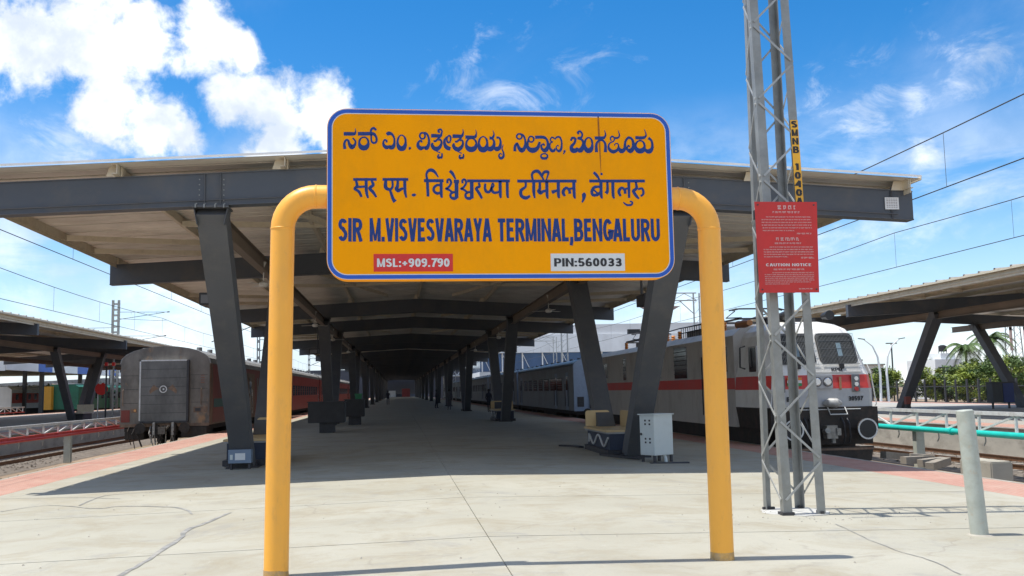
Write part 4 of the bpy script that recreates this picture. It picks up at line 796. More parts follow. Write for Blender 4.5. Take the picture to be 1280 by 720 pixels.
# tube lights under the girders
for i, (x, y_) in enumerate(((-1.4, 24.5), (3.2, 26.0), (-1.4, 33), (3.2, 33.5))):
    t = thing('tube_light', ('unlit white tube light under the roof left of the board', 'unlit white tube light under the roof right of the board', 'unlit tube light one bay further back at left', 'unlit tube light one bay further back at right')[i], 'tube light', (x, y_, 5.62), 0, 'tube lights under the canopy')
    q = MB(); q.box(-.04, -.6, 0, .04, .6, .05); q.build('batten', FANW, t); q = MB(); q.tube([(0, -.58, -.02), (0, .58, -.02)], .018, 8); q.build('tube', FANW, t)
# small notice plate on the beam end
t = thing('notice_plate', 'small white printed plate strapped to the right end of the front canopy beam', 'notice plate', (10.13, 18.55, 5.27))
q = MB(); q.box(-.15, -.012, -.125, .15, .0, .125); q.build('plate', WHITEV, t)
q = MB(); q.box(-.02, -.004, -.33, .02, .002, .34); q.build('strap', DARKM, t)
q = MB()
for k in range(6):
    for j in range(5): q.box(-.12+j*.05, -.0135, .085-k*.034, -.12+j*.05+.036, -.0125, .095-k*.034)
q.build('printed_lines', mat('print_grey', (0.12, .08, .09), .6), t)

# ================================================================ coaches
def roof_profile(hw, ze, zt, n=12):
    o = [(hw, ze)]
    for k in range(1, n): a = math.pi*k/n; o.append((hw*math.cos(a)*(1.0), ze+(zt-ze)*math.sin(a)**.92))
    o.append((-hw, ze)); return o
def coach(label, X, y0, ln, hw, ze, zt, bm, rm, em, side, end='gangway', nwin=9, group=None, stripe=None, doors=(1.3, -1.3), slot=None):
    # side: +1 if the platform (and the viewer) is on the +X side
    t = thing('railway_coach', label, 'railway coach', (X, y0, 0), 0, group)
    zf = .26; s = side
    q = MB(); q.prism([(hw, zf), (hw, ze)]+[(hw*.985*math.cos(math.pi*k/10), ze+(zt-ze)*.97*math.sin(math.pi*k/10)**.92) for k in range(1, 10)]+[(-hw, ze), (-hw, zf)], .03, ln); q.build('body', bm, t)
    q = MB(); pr = roof_profile(hw+.04, ze-.02, zt); pi_ = roof_profile(hw-.02, ze-.02, zt-.05)
    q.prism(pr+list(reversed(pi_)), -.02, ln+.02); q.build('roof', rm, t)
    if end:
        q = MB(); q.prism([(hw-.02, zf-.02), (hw-.02, ze)]+[((hw-.02)*math.cos(math.pi*k/16), ze+(zt-ze)*.985*math.sin(math.pi*k/16)**.92) for k in range(1, 16)]+[(-hw+.02, ze), (-hw+.02, zf-.02)], -.03, .03); e = q.build('end_wall', em, t)
        if end == 'rusty':
            q = MB(); q.box(-1.05, -.20, .44, .98, -.03, 3.22); g = q.build('gangway_shutter', CGANG, t)
            q = MB(); q.box(-1.11, -.215, .5, -1.05, -.03, 3.28); q.box(-1.11, -.215, 3.22, .98, -.03, 3.28); q.build('white_frame', WHITEM, g)
            q = MB(); q.box(.98, -.20, .44, 1.08, -.03, 3.25); q.box(-1.05, -.24, .40, 1.05, -.03, .48); q.build('frame_side', DARKM, g)
            for k in range(1, 7): q = MB(); q.box(-1.03, -.206, .44+k*.4, .96, -.199, .455+k*.4); q.build('shutter_seam', DARKM, g)
            q = MB()
            for k in range(20):
                a, b = R(k*18), R(k*18+18); r0, r1 = .125, .17
                q.add([(r0*math.cos(a)-.05, -.21, 1.93+r0*math.sin(a)), (r1*math.cos(a)-.05, -.21, 1.93+r1*math.sin(a)), (r1*math.cos(b)-.05, -.21, 1.93+r1*math.sin(b)), (r0*math.cos(b)-.05, -.21, 1.93+r0*math.sin(b))], [(0, 1, 2, 3)])
            q.box(-.07, -.214, 1.89, .0, -.206, 1.97); q.build('round_emblem', WHITEM, g)
            q = MB()
            for sx in (-1, 1): q.add([(-.05+sx*.2, -.209, 1.95), (-.05+sx*.42, -.209, 2.15), (-.05+sx*.62, -.209, 1.86), (-.05+sx*.58, -.209, 1.72), (-.05+sx*.40, -.209, 1.86)], [(0, 1, 2, 3, 4)])
            q.build('orange_wings', mat('faded_orange', (.22, .14, .09), .7, 0, .4, 5, dirt=(.10, .09, .08), dscale=6, damt=.9), g)
            for (xa, xb, za, zb_, m_) in ((-1.93, -1.55, .45, 1.0, MATS['coach_maroon']), (-1.5, -1.25, .88, 1.06, RUST), (1.28, 1.9, .84, 1.10, RUST), (1.36, 1.6, .90, 1.04, DARKM)):
                q = MB(); q.box(xa, -.055 if m_ is not DARKM else -.065, za, xb, -.03, zb_); q.build('lamp_bracket', m_, t)
            q = MB(); q.tube([(-1.32, -.06, .97), (-1.32, -.09, .97)], .05, 10); q.build('tail_lamp', mat('amber_lens', (.6, .3, .1), .3), t)
            for x_ in (-1.85, 1.62):
                q = MB(); q.tube([(x_, -.05, 1.2), (x_, -.12, 1.25), (x_, -.12, 1.9), (x_, -.05, 1.95)], .018, 6); q.build('grab_rail', RUST, t)
            for k in range(4): q = MB(); q.box(1.58, -.034, 2.2+k*.11, 1.76, -.03, 2.235+k*.11); q.build('stencil_mark', mat('faded_red_print', (.24, .10, .07), .7), t)
            for k in range(0, 9, 3):
                q = MB(); q.box(-1.9, -.036, 1.3+k*.21, -1.2, -.03, 1.318+k*.21); q.build('panel_seam', DARKM, t)
                q = MB(); q.box(1.15, -.036, 1.3+k*.21, 1.9, -.03, 1.318+k*.21); q.build('panel_seam', DARKM, t)
            q = MB(); q.box(-1.97, -.07, .22, 1.97, -.02, .36); q.build('end_sill', RUST, t)
            for (xa, ya, za, xb, yb, zb_) in ((.75, -.1, -.28, 1.9, 1.2, .2), (-1.75, -.1, -.35, -.9, 1.0, .15), (-.55, -.25, -.3, -.2, .4, .3), (.3, -.3, -.2, .55, .3, .35)): q = MB(); q.box(xa, ya, za, xb, yb, zb_); q.build('gear_box', UNDER, t, bevel=.03)
            rn = random.Random(9)
            for k in range(14):
                xx = rn.uniform(-1.8, .8); q = MB(); q.tube([(xx, -.12, .25), (xx+rn.uniform(-.1, .1), -.3, rn.uniform(-.1, .1)), (xx+rn.uniform(-.25, .25), -.2, rn.uniform(-.75, -.35))], rn.uniform(.018, .04), 6); q.build('brake_pipe', MATS['coach_coupler_grey'] if k % 3 == 0 else UNDER, t)
            for xx in (-.42, .42): q = MB(); q.box(xx-.05, -.32, -.15, xx+.05, -.2, .42); q.build('drawbar_bracket', MATS['coach_coupler_grey'], t)
        else:
            q = MB(); q.box(-.75, -.14, .4, .75, -.03, 2.6); g = q.build('gangway_bellows', DARKM, t)
            q = MB(); q.box(-.5, -.15, .45, .5, -.139, 2.4); q.build('gangway_door', PANE, g)
            q = MB(); q.box(-1.5, -.05, .5, -1.1, -.03, 1.1); q.build('end_hatch', DARKM, t)
    # bogies, buffers, coupler
    for yb in (ln*.16, ln*.84):
        q = MB(); q.box(-1.15, yb-1.6, -.62, -1.0, yb+1.6, -.25); q.box(1.0, yb-1.6, -.62, 1.15, yb+1.6, -.25); q.box(-1.1, yb-.4, -.5, 1.1, yb+.4, -.1); bo = q.build('bogie', UNDER, t)
        for dy in (-1.25, 1.25):
            q = MB()
            for sx in (-.9, .9): q.tube([(sx-.06, yb+dy, -.33), (sx+.06, yb+dy, -.33)], .445, 18)
            q.tube([(-.9, yb+dy, -.33), (.9, yb+dy, -.33)], .07, 8); q.build('wheelset', UNDER, bo)
    q = MB(); q.box(-hw*.9, 0.05, .02, hw*.9, ln-.05, .27); q.box(-1.1, ln*.35, -.5, 1.1, ln*.6, .02); q.box(-hw*.85, ln*.3, -.45, -hw*.4, ln*.42, .02); q.build('underframe', UNDER, t)
    for yy, d in ((0, -1), (ln, 1)):
        for sx in (-.98, .98):
            q = MB(); q.tube([(sx, yy, .22-.05), (sx, yy+d*.45, .17)], .09, 10); q.tube([(sx, yy+d*.45, .17), (sx, yy+d*.5, .17)], .24, 18); q.build('buffer', UNDER, t)
    q = MB(); q.tube([(0, .1, .05), (0, -.45, .05)], .08, 8); q.box(-.16, -.62, -.10, .16, -.40, .22); q.tube([(-.35, -.05, .15), (-.38, -.3, -.2), (-.3, -.35, -.45)], .03, 6); q.tube([(.35, -.05, .15), (.4, -.3, -.15), (.33, -.35, -.5)], .03, 6)
    q.tube([(.16, -.5, .1), (.3, -.5, .28)], .05, 8); q.build('coupler', mat('coupler_steel', (.13, .115, .10), .5, .5, .4, 8), t)
    # windows and doors on both sides, built proud as framed openings
    for sd_ in (1, -1):
        x = sd_*hw
        ys_ = []
        for d in doors:
            yc = d if d > 0 else ln+d
            q = MB(); q.box(x-.02*sd_, yc-.45, zf+.04, x+.012*sd_, yc+.45, zf+2.35); dd = q.build('door', em if stripe is None else bm, t)
            q = MB(); q.box(x, yc-.36, zf+1.25, x+.018*sd_, yc+.36, zf+2.1); q.build('door_window', PANE, dd)
            for dy in (-.52, .52): q = MB(); q.tube([(x+.05*sd_, yc+dy, .5), (x+.05*sd_, yc+dy, 1.9)], .02, 6); q.build('handrail', CHROME if sd_ > 0 else DARKM, dd)
            ys_.append(yc)
        if nwin:
            a, b = doors[0]+1.4, ln+doors[-1]-1.4; st = (b-a)/nwin
            fr = None
            for k in range(nwin):
                yc = a+st*(k+.5); w = st*.34
                if fr is None or True:
                    q = MB(); q.box(x-.01*sd_, -w-.05, zf+1.20, x+.014*sd_, w+.05, zf+2.05) if fr is None else None
                if fr is None:
                    fr = q.build('window', DARKM, t, loc=(0, yc, 0)); q = MB(); q.box(x, -w, zf+1.25, x+.020*sd_, w, zf+2.0); pn = q.build('pane', PANE, fr)
                    q = MB(); 
                    for j in range(1, 5): q.box(x+.02*sd_, -w, zf+1.25+j*.15, x+.028*sd_, w, zf+1.265+j*.15)
                    gr = q.build('window_bars', CROOF, fr)
                else:
                    c = fr.copy(); S.collection.objects.link(c); c.location = (0, yc, 0)
                    for ch in list(fr.children): d = ch.copy(); S.collection.objects.link(d); d.parent = c
        if stripe:
            q = MB(); q.box(x, .05, stripe[0], x+.006*sd_, ln-.05, stripe[1]); q.build('side_stripe', stripe[2], t)
    q = MB()
    for k in range(int(ln/2.6)):
        yy = 1.3+k*2.6; q.tube([(hw*.62, yy, zt-.22), (hw*.62, yy, zt-.02)], .13, 8); q.tube([(-hw*.62, yy, zt-.22), (-hw*.62, yy, zt-.02)], .13, 8)
    tag(q.build('roof_ventilators', rm, t), kind='stuff')
    return t
# left train
XL = -10.66
c1 = coach('dirty brown coach with dark square gangway end facing the viewer at left', XL, 46.4, 31.5, 2.0, 3.12, 3.92, RUST, CROOF, CEND, 1, 'rusty', nwin=0, group=None, doors=(6.5, 12.4, -12.4, -5))
q = MB(); q.box(2.002, .6, 2.85, 2.012, 31, 3.06); q.build('maroon_cantrail', COMAR, c1)
for (ya, yb) in ((.7, 4.5), (8.3, 10.8), (14.2, 17.5), (20.4, 24.5)):
    q = MB(); q.box(2.002, ya, .34, 2.008, yb, 2.84); q.build('maroon_panel', COMAR, c1)
for ya in (9.2, 10.1, 15, 16.2, 21, 22.2): q = MB(); q.box(2.01, ya, 1.35, 2.02, ya+.55, 2.6); w = q.build('window', PANEL_, c1); q = MB(); q.box(2.021, ya+.25, 1.35, 2.028, ya+.30, 2.6); q.build('frame_bar', RUST, w)
q = MB(); q.box(2.009, .9, 1.05, 2.016, 4.2, 1.45); q.build('teal_patch', mat('faded_teal', (.05, .14, .15), .7, 0, .3, 2, dirt=(.1, .06, .04), dscale=2), c1)
q = MB(); q.tube([(1.2, 9, 3.6), (1.2, 9, 3.95), (1.2, 9.3, 4.15), (1.2, 8.8, 4.2)], .04, 6); q.build('roof_pipe', DARKM, c1)
c2 = coach('red coach with a row of small barred windows coupled behind the brown one', XL, 79.3, 30, 2.0, 3.12, 3.92, CRED, CROOF, COMAR, 1, 'g', nwin=12, group='red coaches of the left train')
for k in range(1, 4): copy_tree(c2, (XL, 79.3+31.4*k, 0), label=('third coach of the left train, a red one', 'fourth coach of the left train, a red one', 'farthest coach of the left train, a red one')[k-1])
# right train
XR = 12.25
g1 = coach('blue-grey coach with pale blue end directly behind the locomotive', XR, 57.8, 27, 1.72, 3.0, 3.5, CGREY, CROOFD, CBLUE, -1, 'g', nwin=7, group='blue-grey coaches of the right train', doors=(2.2, 6.5, -2.2))
g2 = copy_tree(g1, (XR, 86, 0), label='second blue-grey coach behind the locomotive')
for k in range(2, 6): copy_tree(g1, (XR, 57.8+28.2*k, 0), label='%s blue-grey coach behind the locomotive' % ('third', 'fourth', 'fifth', 'farthest')[k-2])

# ================================================================ locomotive
def loco():
    t = thing('electric_locomotive', 'white electric locomotive with red stripe and meshed windscreens facing the viewer', 'locomotive', (12.27, 27.0, 0))
    W = 1.70
    lv = [(.30, 1.60, .05), (.93, W, .0), (1.46, W, .0), (1.86, 1.66, .06), (2.10, 1.60, .16), (2.20, 1.585, .20), (3.08, 1.40, .58), (3.24, 1.32, .70), (3.40, 1.12, 1.05), (3.52, .80, 1.6)]
    q = MB(); n = 8
    for z, w, y in lv:
        s = .0
        q.v += [(-w, 2.6, z), (-w, y+.55, z), (-w+.06, y+.28, z), (-w*.84, y+.02, z), (w*.84, y+.02, z), (w-.06, y+.28, z), (w, y+.55, z), (w, 2.6, z)]
    cols = {0: 2, 1: 0, 2: 1}
    for i in range(len(lv)-1):
        for j in range(n-1):
            a = i*n+j; q.f.append((a, a+1, a+n+1, a+n))
            q.mi.append({0: 3, 1: 2 if 2 <= j <= 4 else 0, 2: 1}.get(i, 0))
    q.f.append(tuple((len(lv)-1)*n+j for j in range(n))); q.mi.append(0)
    q.f.append(tuple(reversed(range(n)))); q.mi.append(3)
    cab = q.build('cab', [LWHITE, LRED, LGREY, UNDER], t)
    # side body behind the cab
    L_ = 24.0
    q = MB(); pf = [(-W, .30), (-W, .93), (-W, 1.48), (-W, 1.84), (-W, 3.18), (-1.45, 3.42), (1.45, 3.42), (W, 3.18), (W, 1.84), (W, 1.48), (W, .93), (W, .30)]; k = len(pf)
    vs = [(x, y, z) for y in (2.6, L_) for x, z in pf]; fs = []; mi = []
    for i in range(k-1): fs.append((i, i+1, k+i+1, k+i)); mi.append({0: 0, 2: 1, 8: 1, 4: 2, 5: 3, 6: 2}.get(i, 0))
    fs += [tuple(range(k)), tuple(reversed(range(k, 2*k))), (0, k, 2*k-1, k-1)]; mi += [0, 0, 0]
    q.v = vs; q.f = fs; q.mi = mi; q.build('body', [LSIDE, LRED, LWHITE, CROOF], t)
    q = MB(); q.box(-1.5, 1.2, -.30, 1.5, L_-.3, .30); q.build('underframe', UNDER, t)
    for yb in (5.2, L_-5.2):
        q = MB(); q.box(-1.25, yb-2.9, -.55, -1.08, yb+2.9, -.05); q.box(1.08, yb-2.9, -.55, 1.25, yb+2.9, -.05); q.box(-1.1, yb-2, -.5, 1.1, yb+2, -.1); bo = q.build('bogie', UNDER, t)
        for dy in (-2, 0, 2):
            q = MB()
            for sx in (-.9, .9): q.tube([(sx-.07, yb+dy, -.23), (sx+.07, yb+dy, -.23)], .545, 20)
            q.build('wheelset', UNDER, bo)
            for sx in (-1, 1): q = MB(); q.box(sx*1.25, yb+dy-.22, -.42, sx*1.36, yb+dy+.22, -.08); q.build('axle_box', UNDER, bo)
    # buffer beam, buffers, coupler, rail guard
    q = MB(); q.box(-1.62, -.06, .30, 1.62, .12, .92); q.box(-1.45, -.02, -.15, 1.45, .12, .32); q.build('buffer_beam', UNDER, t)
    for sx in (-1.13, 1.08):
        q = MB(); q.tube([(sx, 0, .30), (sx, -.42, .30)], .13, 14); q.tube([(sx, -.42, .30), (sx, -.47, .30)], [.30, .30], 26); bf = q.build('buffer', UNDER, t)
        q = MB(); q.tube([(sx, -.475, .30), (sx, -.482, .30)], [.255, .255], 24); q.build('buffer_face', BLACKV, bf)
        q = MB()
        for k in range(24):
            a, b = R(k*15), R(k*15+15)
            q.add([(sx+r*math.cos(th), -.485, .30+r*math.sin(th)) for th, r in ((a, .255), (a, .30), (b, .30), (b, .255))], [(0, 1, 2, 3)])
        q.build('white_rim', WHITEM, bf)
    q = MB(); q.tube([(0, .1, .22), (0, -.3, .22)], .10, 10); q.box(-.18, -.55, .05, .14, -.28, .42); q.tube([(-.18, -.42, .25), (-.18, -.62, .28)], .08, 10); q.box(.10, -.6, .14, .22, -.3, .34)
    q.tube([(.05, -.45, .05), (.05, -.45, -.08)], .06, 8); q.build('coupler', mat('loco_coupler_steel', (.26, .25, .23), .45, .5, .3, 10), t)
    q = MB()
    for sx in (-.62, -.48, .5, .66): q.tube([(sx, -.05, .62), (sx, -.22, .45), (sx+.03, -.20, .08), (sx+.02, -.1, -.1)], .026, 8)
    tag(q.build('brake_hoses', DARKM, t), kind='stuff')
    q = MB(); q.prism([(-1.35, -.20), (1.35, -.20), (1.25, -.62), (-1.25, -.62)], -.25, -.21); q.build('rail_guard', UNDER, t)
    q = MB(); q.box(-1.35, -.262, -.30, 1.35, -.252, -.24); q.build('guard_stripe', RUST, t)
    # shunting shoe with bracket below the apron
    q = MB(); q.tube([(.02, -.02, 1.03), (.12, -.16, 1.06), (.30, -.22, 1.05), (.46, -.16, 1.04)], [.07, .13, .14, .06], 12); q.build('jumper_socket', mat('cast_grey', (.42, .42, .41), .5, .2, .2, 8), t, smooth=True)
    q = MB(); q.tube([(.10, -.06, .92), (.10, -.22, .72), (.62, -.22, .72), (.62, -.06, .92)], .018, 6); q.tube([(-.9, -.06, .86), (1.1, -.06, .86)], .014, 6); q.tube([(-.45, -.1, .86), (-.45, -.12, .55)], .014, 6); q.build('step_rail', WHITEM, t)
    # windscreens with bulging mesh cages
    def on_face(u, z, d=0):
        y = .20+(z-2.20)/(3.08-2.20)*.38 if z > 2.2 else (.06+(z-1.86)/.24*.10 if z > 1.86 else 0.0); return (u, y+.02-d, z)
    for (a, b, nm) in ((-1.26, -.08, 'l'), (.12, 1.20, 'r')):
        q = MB(); z0, z1 = 2.22, 3.06
        def rrect(a, b, z0, z1, r, d):
            o = []
            for (x, z, s0) in ((b-r, z0+r, -90), (b-r, z1-r, 0), (a+r, z1-r, 90), (a+r, z0+r, 180)):
                for k in range(5): o.append(on_face(x+r*math.cos(R(s0+k*22.5)), z+r*math.sin(R(s0+k*22.5)), d))
            return o
        A = rrect(a, b, z0, z1, .13, .012); B = rrect(a, b, z0, z1, .13, -.03); N_ = len(A)
        q.add(A+B, [tuple(range(N_))]+[(i, (i+1) % N_, N_+(i+1) % N_, N_+i) for i in range(N_)]); ws = q.build('windscreen', PANE, t)
        A = rrect(a-.05, b+.05, z0-.05, z1+.05, .16, .018); B = rrect(a+.02, b-.02, z0+.02, z1-.02, .12, .05); q = MB()
        q.add(A+B, [(i, (i+1) % N_, N_+(i+1) % N_, N_+i) for i in range(N_)]); q.build('rubber_seal', BLACKV, ws)
        q = MB(); n_ = 27
        for k in range(n_+1):
            u = a-.04+(b-a+.08)*k/n_; q.bar(on_face(u, z0-.04, .13), on_face(u, z1+.03, .11), .007, .007)
        for k in range(5):
            z = z0-.04+(z1-z0+.07)*k/4; q.bar(on_face(a-.04, z, .125), on_face(b+.04, z, .125), .016, .010)
        q.build('mesh_guard', mat('guard_grey', (.20, .21, .21), .5, .2), ws)
        q = MB(); lm = (a+b)/2+.18; q.bar(on_face(lm-.09, z0+.18, .02), on_face(lm-.09, z1-.25, .02), .15, .006); q.build('painted_reflection', mat('bluish_reflection_sheet', (.22, .34, .42), .3), ws)  # bluish reflection painted as a flat strip on each windscreen
        q = MB(); q.tube([on_face((a+b)/2, z0-.13, .06), on_face((a+b)/2-.02, z0+.25, .05)], .018, 6); q.box(*[v for v in on_face((a+b)/2-.07, z0-.18, .10)], *[v for v in on_face((a+b)/2+.07, z0-.04, .04)]); q.build('wiper', BLACKV, ws)
    # ribbed grille below the screens
    for k in range(46):
        u = -.20+k*.0315; q = MB(); q.bar(on_face(u, 1.93, .035), on_face(u, 2.15, .05), .016, .06); q.build('grille_rib', LWHITE, t)
    q = MB(); q.bar(on_face(-.24, 2.17, .05), on_face(1.28, 2.17, .05), .02, .02); q.bar(on_face(-.24, 1.92, .035), on_face(1.28, 1.92, .035), .02, .02)
    q.build('grille_frame', LWHITE, t); q = MB(); q.bar(on_face(-.22, 1.94, .005), on_face(-.22, 2.15, .012), .01, .01); q.add([on_face(-.22, 1.935, .006), on_face(1.26, 1.935, .006), on_face(1.26, 2.155, .015), on_face(-.22, 2.155, .015)], [(0, 1, 2, 3)]); q.build('grille_back', DARKM, t)
    P = lambda u, v, d: (u, -.004-d, v)
    # twin headlight, markers, flag and numbers
    q = MB(); q.box(-.36, -.07, 1.46, .30, .03, 1.86); hl = q.build('headlight_housing', LGREY, t, bevel=.02)
    for u in (-.19, .13):
        q = MB(); q.tube([(u, -.10, 1.66), (u, -.07, 1.66)], .145, 20); q.build('headlight_ring', mat('dark_ring', (.10, .10, .11), .4, .3), hl)
        q = MB(); q.tube([(u, -.112, 1.66), (u, -.10, 1.66)], [.09, .115], 18); q.build('headlight', CHROME, hl)
    for u in (-1.26, 1.02):
        q = MB(); q.box(u-.12, -.04, 1.36, u+.12, .03, 1.86); h_ = q.build('marker_light_panel', mat('panel_grey', (.16, .17, .18), .5), t, bevel=.015)
        for z in (1.74, 1.58, 1.44): q = MB(); q.tube([(u, -.07, z), (u, -.04, z)], .062, 14); q.build('marker_light', CHROME if z > 1.5 else mat('red_lens', (.5, .03, .03), .3), h_)
    q = MB(); q.box(.52, -.012, 1.42, .585, -.001, 1.80); q.build('stain_strip', mat('rust_stain', (.42, .22, .12), .6, 0, .3, 8), t)
    fl = None
    for i, cc in enumerate(((.70, .22, .04), (.68, .68, .66), (.03, .28, .09))):
        q = MB(); q.box(-1.06, -.006, 1.72-i*.085, -.62, -.001, 1.80-i*.085); o = q.build('flag_band', mat('flag_%d' % i, cc, .5, 0, .05), t)
    for (txt, u, z, w, h) in (('30597', .78, 1.10, .44, .13), ('RPM', .33, 1.965, .34, .10), ('P 7', -1.1, 1.10, .40, .14)):
        if txt == 'RPM': PP = lambda u_, v, d_: on_face(u_, v, .075+d_)
        else: PP = P
        T = MB(); letters(T, txt, u, z, w, h, PP, pen=.24); T.build('painted_lettering', BLACKV, t)
    for sx, w0 in ((-1, 1), (1, 1)):
        q = MB(); q.tube([(sx*1.60, .02, .95), (sx*1.60, -.05, 1.0), (sx*1.50, .0, 1.9), (sx*1.46, .12, 2.15)], .016, 6); q.build('handrail', WHITEM, t)
    # side details, platform side
    x = -W
    for (ya, yb, za, zb_, m_, nm) in ((.95, 1.5, 2.0, 2.72, PANE, 'cab_side_window'), (3.2, 3.75, 2.05, 2.85, PANE, 'cab_side_window'), (4.9, 5.6, .55, 3.05, LSIDE, 'cab_door'),
            (7.6, 9.2, 1.9, 3.05, PANE, 'louvre_opening'), (17.2, 17.7, 1.95, 3.0, PANE, 'louvre_opening'), (14.0, 14.5, 1.95, 2.9, PANE, 'louvre_opening'), (11.2, 12.2, 1.95, 2.9, DARKM, 'louvre_opening'), (21.2, 22.0, 2.1, 2.8, PANE, 'cab_side_window')):
        xx = x+.10 if (ya < 1) else x
        q = MB(); q.box(xx-.02, ya-.05, za-.05, xx+.03, yb+.05, zb_+.05); f = q.build(nm, LGREY, t)
        q = MB(); q.box(xx-.028, ya, za, xx-.018, yb, zb_); q.build('pane' if m_ is PANE else 'panel', m_, f)
        if nm == 'louvre_opening':
            for k in range(1, 7): q = MB(); z = za+(zb_-za)*k/7; q.box(xx-.045, ya, z-.012, xx-.028, yb, z+.012); q.build('louvre_slat', DARKM, f)
    q = MB(); q.tube([(x-.05, 4.75, .6), (x-.05, 4.75, 2.6)], .02, 6); q.tube([(x-.05, 5.75, .6), (x-.05, 5.75, 2.6)], .02, 6); q.tube([(x+.03, 1.7, 2.1), (x-.12, 1.75, 2.15), (x-.10, 1.75, 2.75), (x+.05, 1.7, 2.8)], .025, 6); q.build('side_handrails', DARKM, t)
    for z in (-.35, -.05, .2): q = MB(); q.box(x-.04, 4.9, z, x+.15, 5.6, z+.03); q.build('step', UNDER, t)
    # roof gear
    q = MB(); q.box(-1.1, 6.5, 3.42, 1.1, 9.5, 3.72); q.box(-1.0, 14.5, 3.42, 1.0, 18, 3.70); q.build('roof_hatch', CROOF, t, bevel=.02)
    for y_ in (3.4, 3.9): 
        q = MB(); q.tube([(-.9, y_-.2, 3.62), (-.9, y_+.35, 3.62)], [.10, .14], 14); q.build('horn', mat('horn_copper', (.45, .2, .08), .4, .5), t)
    q = MB(); q.tube([(-.35, 1.3, 3.72), (-.35, 1.9, 3.72)], [.17, .12], 16); q.tube([(.95, 1.3, 3.70), (.95, 1.75, 3.70)], [.15, .10], 16); q.tube([(-.35, 1.85, 3.5), (-.35, 1.85, 3.72)], .04, 6); q.tube([(.95, 1.75, 3.4), (.95, 1.75, 3.7)], .04, 6); q.build('roof_horn', BLACKV, t)
    q = MB(); q.box(-.9, 1.75, 3.42, .7, 2.6, 3.66); q.build('aircon_box', DARKM, t, bevel=.03)
    for (xx, yy) in ((-1.1, 5.1), (-.6, 5.1), (-1.1, 10.4), (.6, 5.1), (-1.1, 12.2), (-1.05, 13.4), (-.5, 13.4), (-1.1, 19.5), (-.5, 19.5)):
        q = MB(); z = 3.42
        pts = []; rs = []
        for k in range(9): pts.append((xx, yy, z+k*.045)); rs.append(.10 if k % 2 else .06)
        q.tube(pts, rs, 12); q.build('insulator', ORANGE, t)
    q = MB()
    for y0 in (4.3, 18.3):
        q.box(-.9, y0, 3.80, -.84, y0+2.2, 3.86); q.box(.84, y0, 3.80, .9, y0+2.2, 3.86); q.box(-.9, y0, 3.80, .9, y0+.06, 3.86); q.box(-.9, y0+2.14, 3.80, .9, y0+2.2, 3.86)
        for s in (-1, 1): q.tube([(s*.7, y0+.2, 3.88), (s*.5, y0+2.3, 4.02), (s*.75, y0+.7, 4.14)], .022, 6)
        q.tube([(-.95, y0+.7, 4.16), (-.7, y0+.7, 4.22), (.7, y0+.7, 4.22), (.95, y0+.7, 4.16)], .025, 6); q.tube([(-.95, y0+.4, 4.14), (-.7, y0+.4, 4.2), (.7, y0+.4, 4.2), (.95, y0+.4, 4.14)], .025, 6)
    q.build('pantograph', DARKM, t)
    q = MB(); q.tube([(-1.1, 5.1, 3.84), (-1.1, 10.4, 3.9), (-1.1, 13.4, 3.84), (-1.1, 19.5, 3.84)], .022, 6)
    for k in range(10): q.tube([(-1.3, 7+k*.28, 3.45), (-1.3, 7+k*.28, 3.85)], .015, 5)
    q.tube([(-1.3, 7, 3.85), (-1.3, 9.6, 3.85)], .02, 5); q.tube([(-1.3, 7, 3.65), (-1.3, 9.6, 3.65)], .02, 5); q.build('roof_busbar', DARKM, t)
    return t
loco()

# ================================================================ water-pipe trusses between the tracks
def truss(X, y0, y1, zb_, zt_, lower, label, right):
    t = thing('pipe_truss', label, 'truss', (X, y0, 0)); L_ = y1-y0
    q = MB(); q.box(-.05, 0, zt_-.06, .05, L_, zt_+.04); q.build('top_chord', WHITEM, t)
    q = MB(); q.box(-.06, 0, zb_-.04, .06, L_, zb_+.05)
    q.build('lower_chord', WHITEM if right else REDP, t)
    q = MB()
    st = 1.6; n = int(L_/st)
    for k in range(n+1):
        y = k*st; q = MB(); q.box(-.03, y-.03, zb_+.05, .03, y+.03, zt_-.06); q.build('upright', WHITEM, t)
        if k < n:
            q = MB(); a, b = (y+.05, y+st-.05) if (k//4) % 2 == 0 else (y+st-.05, y+.05); q.bar((0, a, zb_+.06), (0, b, zt_-.07), .05, .05); q.build('diagonal', WHITEM, t)
    for k in range(int(L_/9)+1):
        y = 15.6+27*k if not right else 11.2+13*k
        if y < L_-.2: q = MB(); q.box(-.13, y-.11, -1.0, .13, y+.11, zb_-.04); q.build('post', BOLL, t)
    for k in range(int(L_/2.3)):
        y = 1.0+2.3*k; q = MB(); q.tube([(.08, y, zb_-.04), (.09, y, zb_-.25), (.06, y+.05, zb_-.36)], .02, 6); q.build('water_tap', GALVL, t)
    return t
tl = truss(-13.35, 26, 110, .22, .62, REDP, 'long white truss with red lower pipe between the tracks at left', False)
q = MB(); q.tube([(.10, 0, .13), (.10, 84, .13)], .055, 10); q.build('lower_pipe', REDP, tl)
tr = truss(15.8, 17, 62, .20, .74, TEAL, 'white truss carrying a teal pipe between the tracks at right', True)
t = thing('teal_pipe', 'bright teal water pipe running along the right truss', 'pipe', (15.7, 17, .19)); q = MB(); q.tube([(-.08, 0, 0), (-.08, 12, .0), (-.08, 24, .03), (-.08, 45, .0)], .085, 12); q.build('pipe', TEAL, t, smooth=True)
for k in range(6): q = MB(); q.tube([(-.08, 3+k*6, 0), (-.08, 3.12+k*6, 0)], .11, 12); q.build('coupling', TEAL, t)
tl2 = truss(-39.9, 60, 110, .2, .75, REDP, 'distant white and red truss beyond the left platform', False)
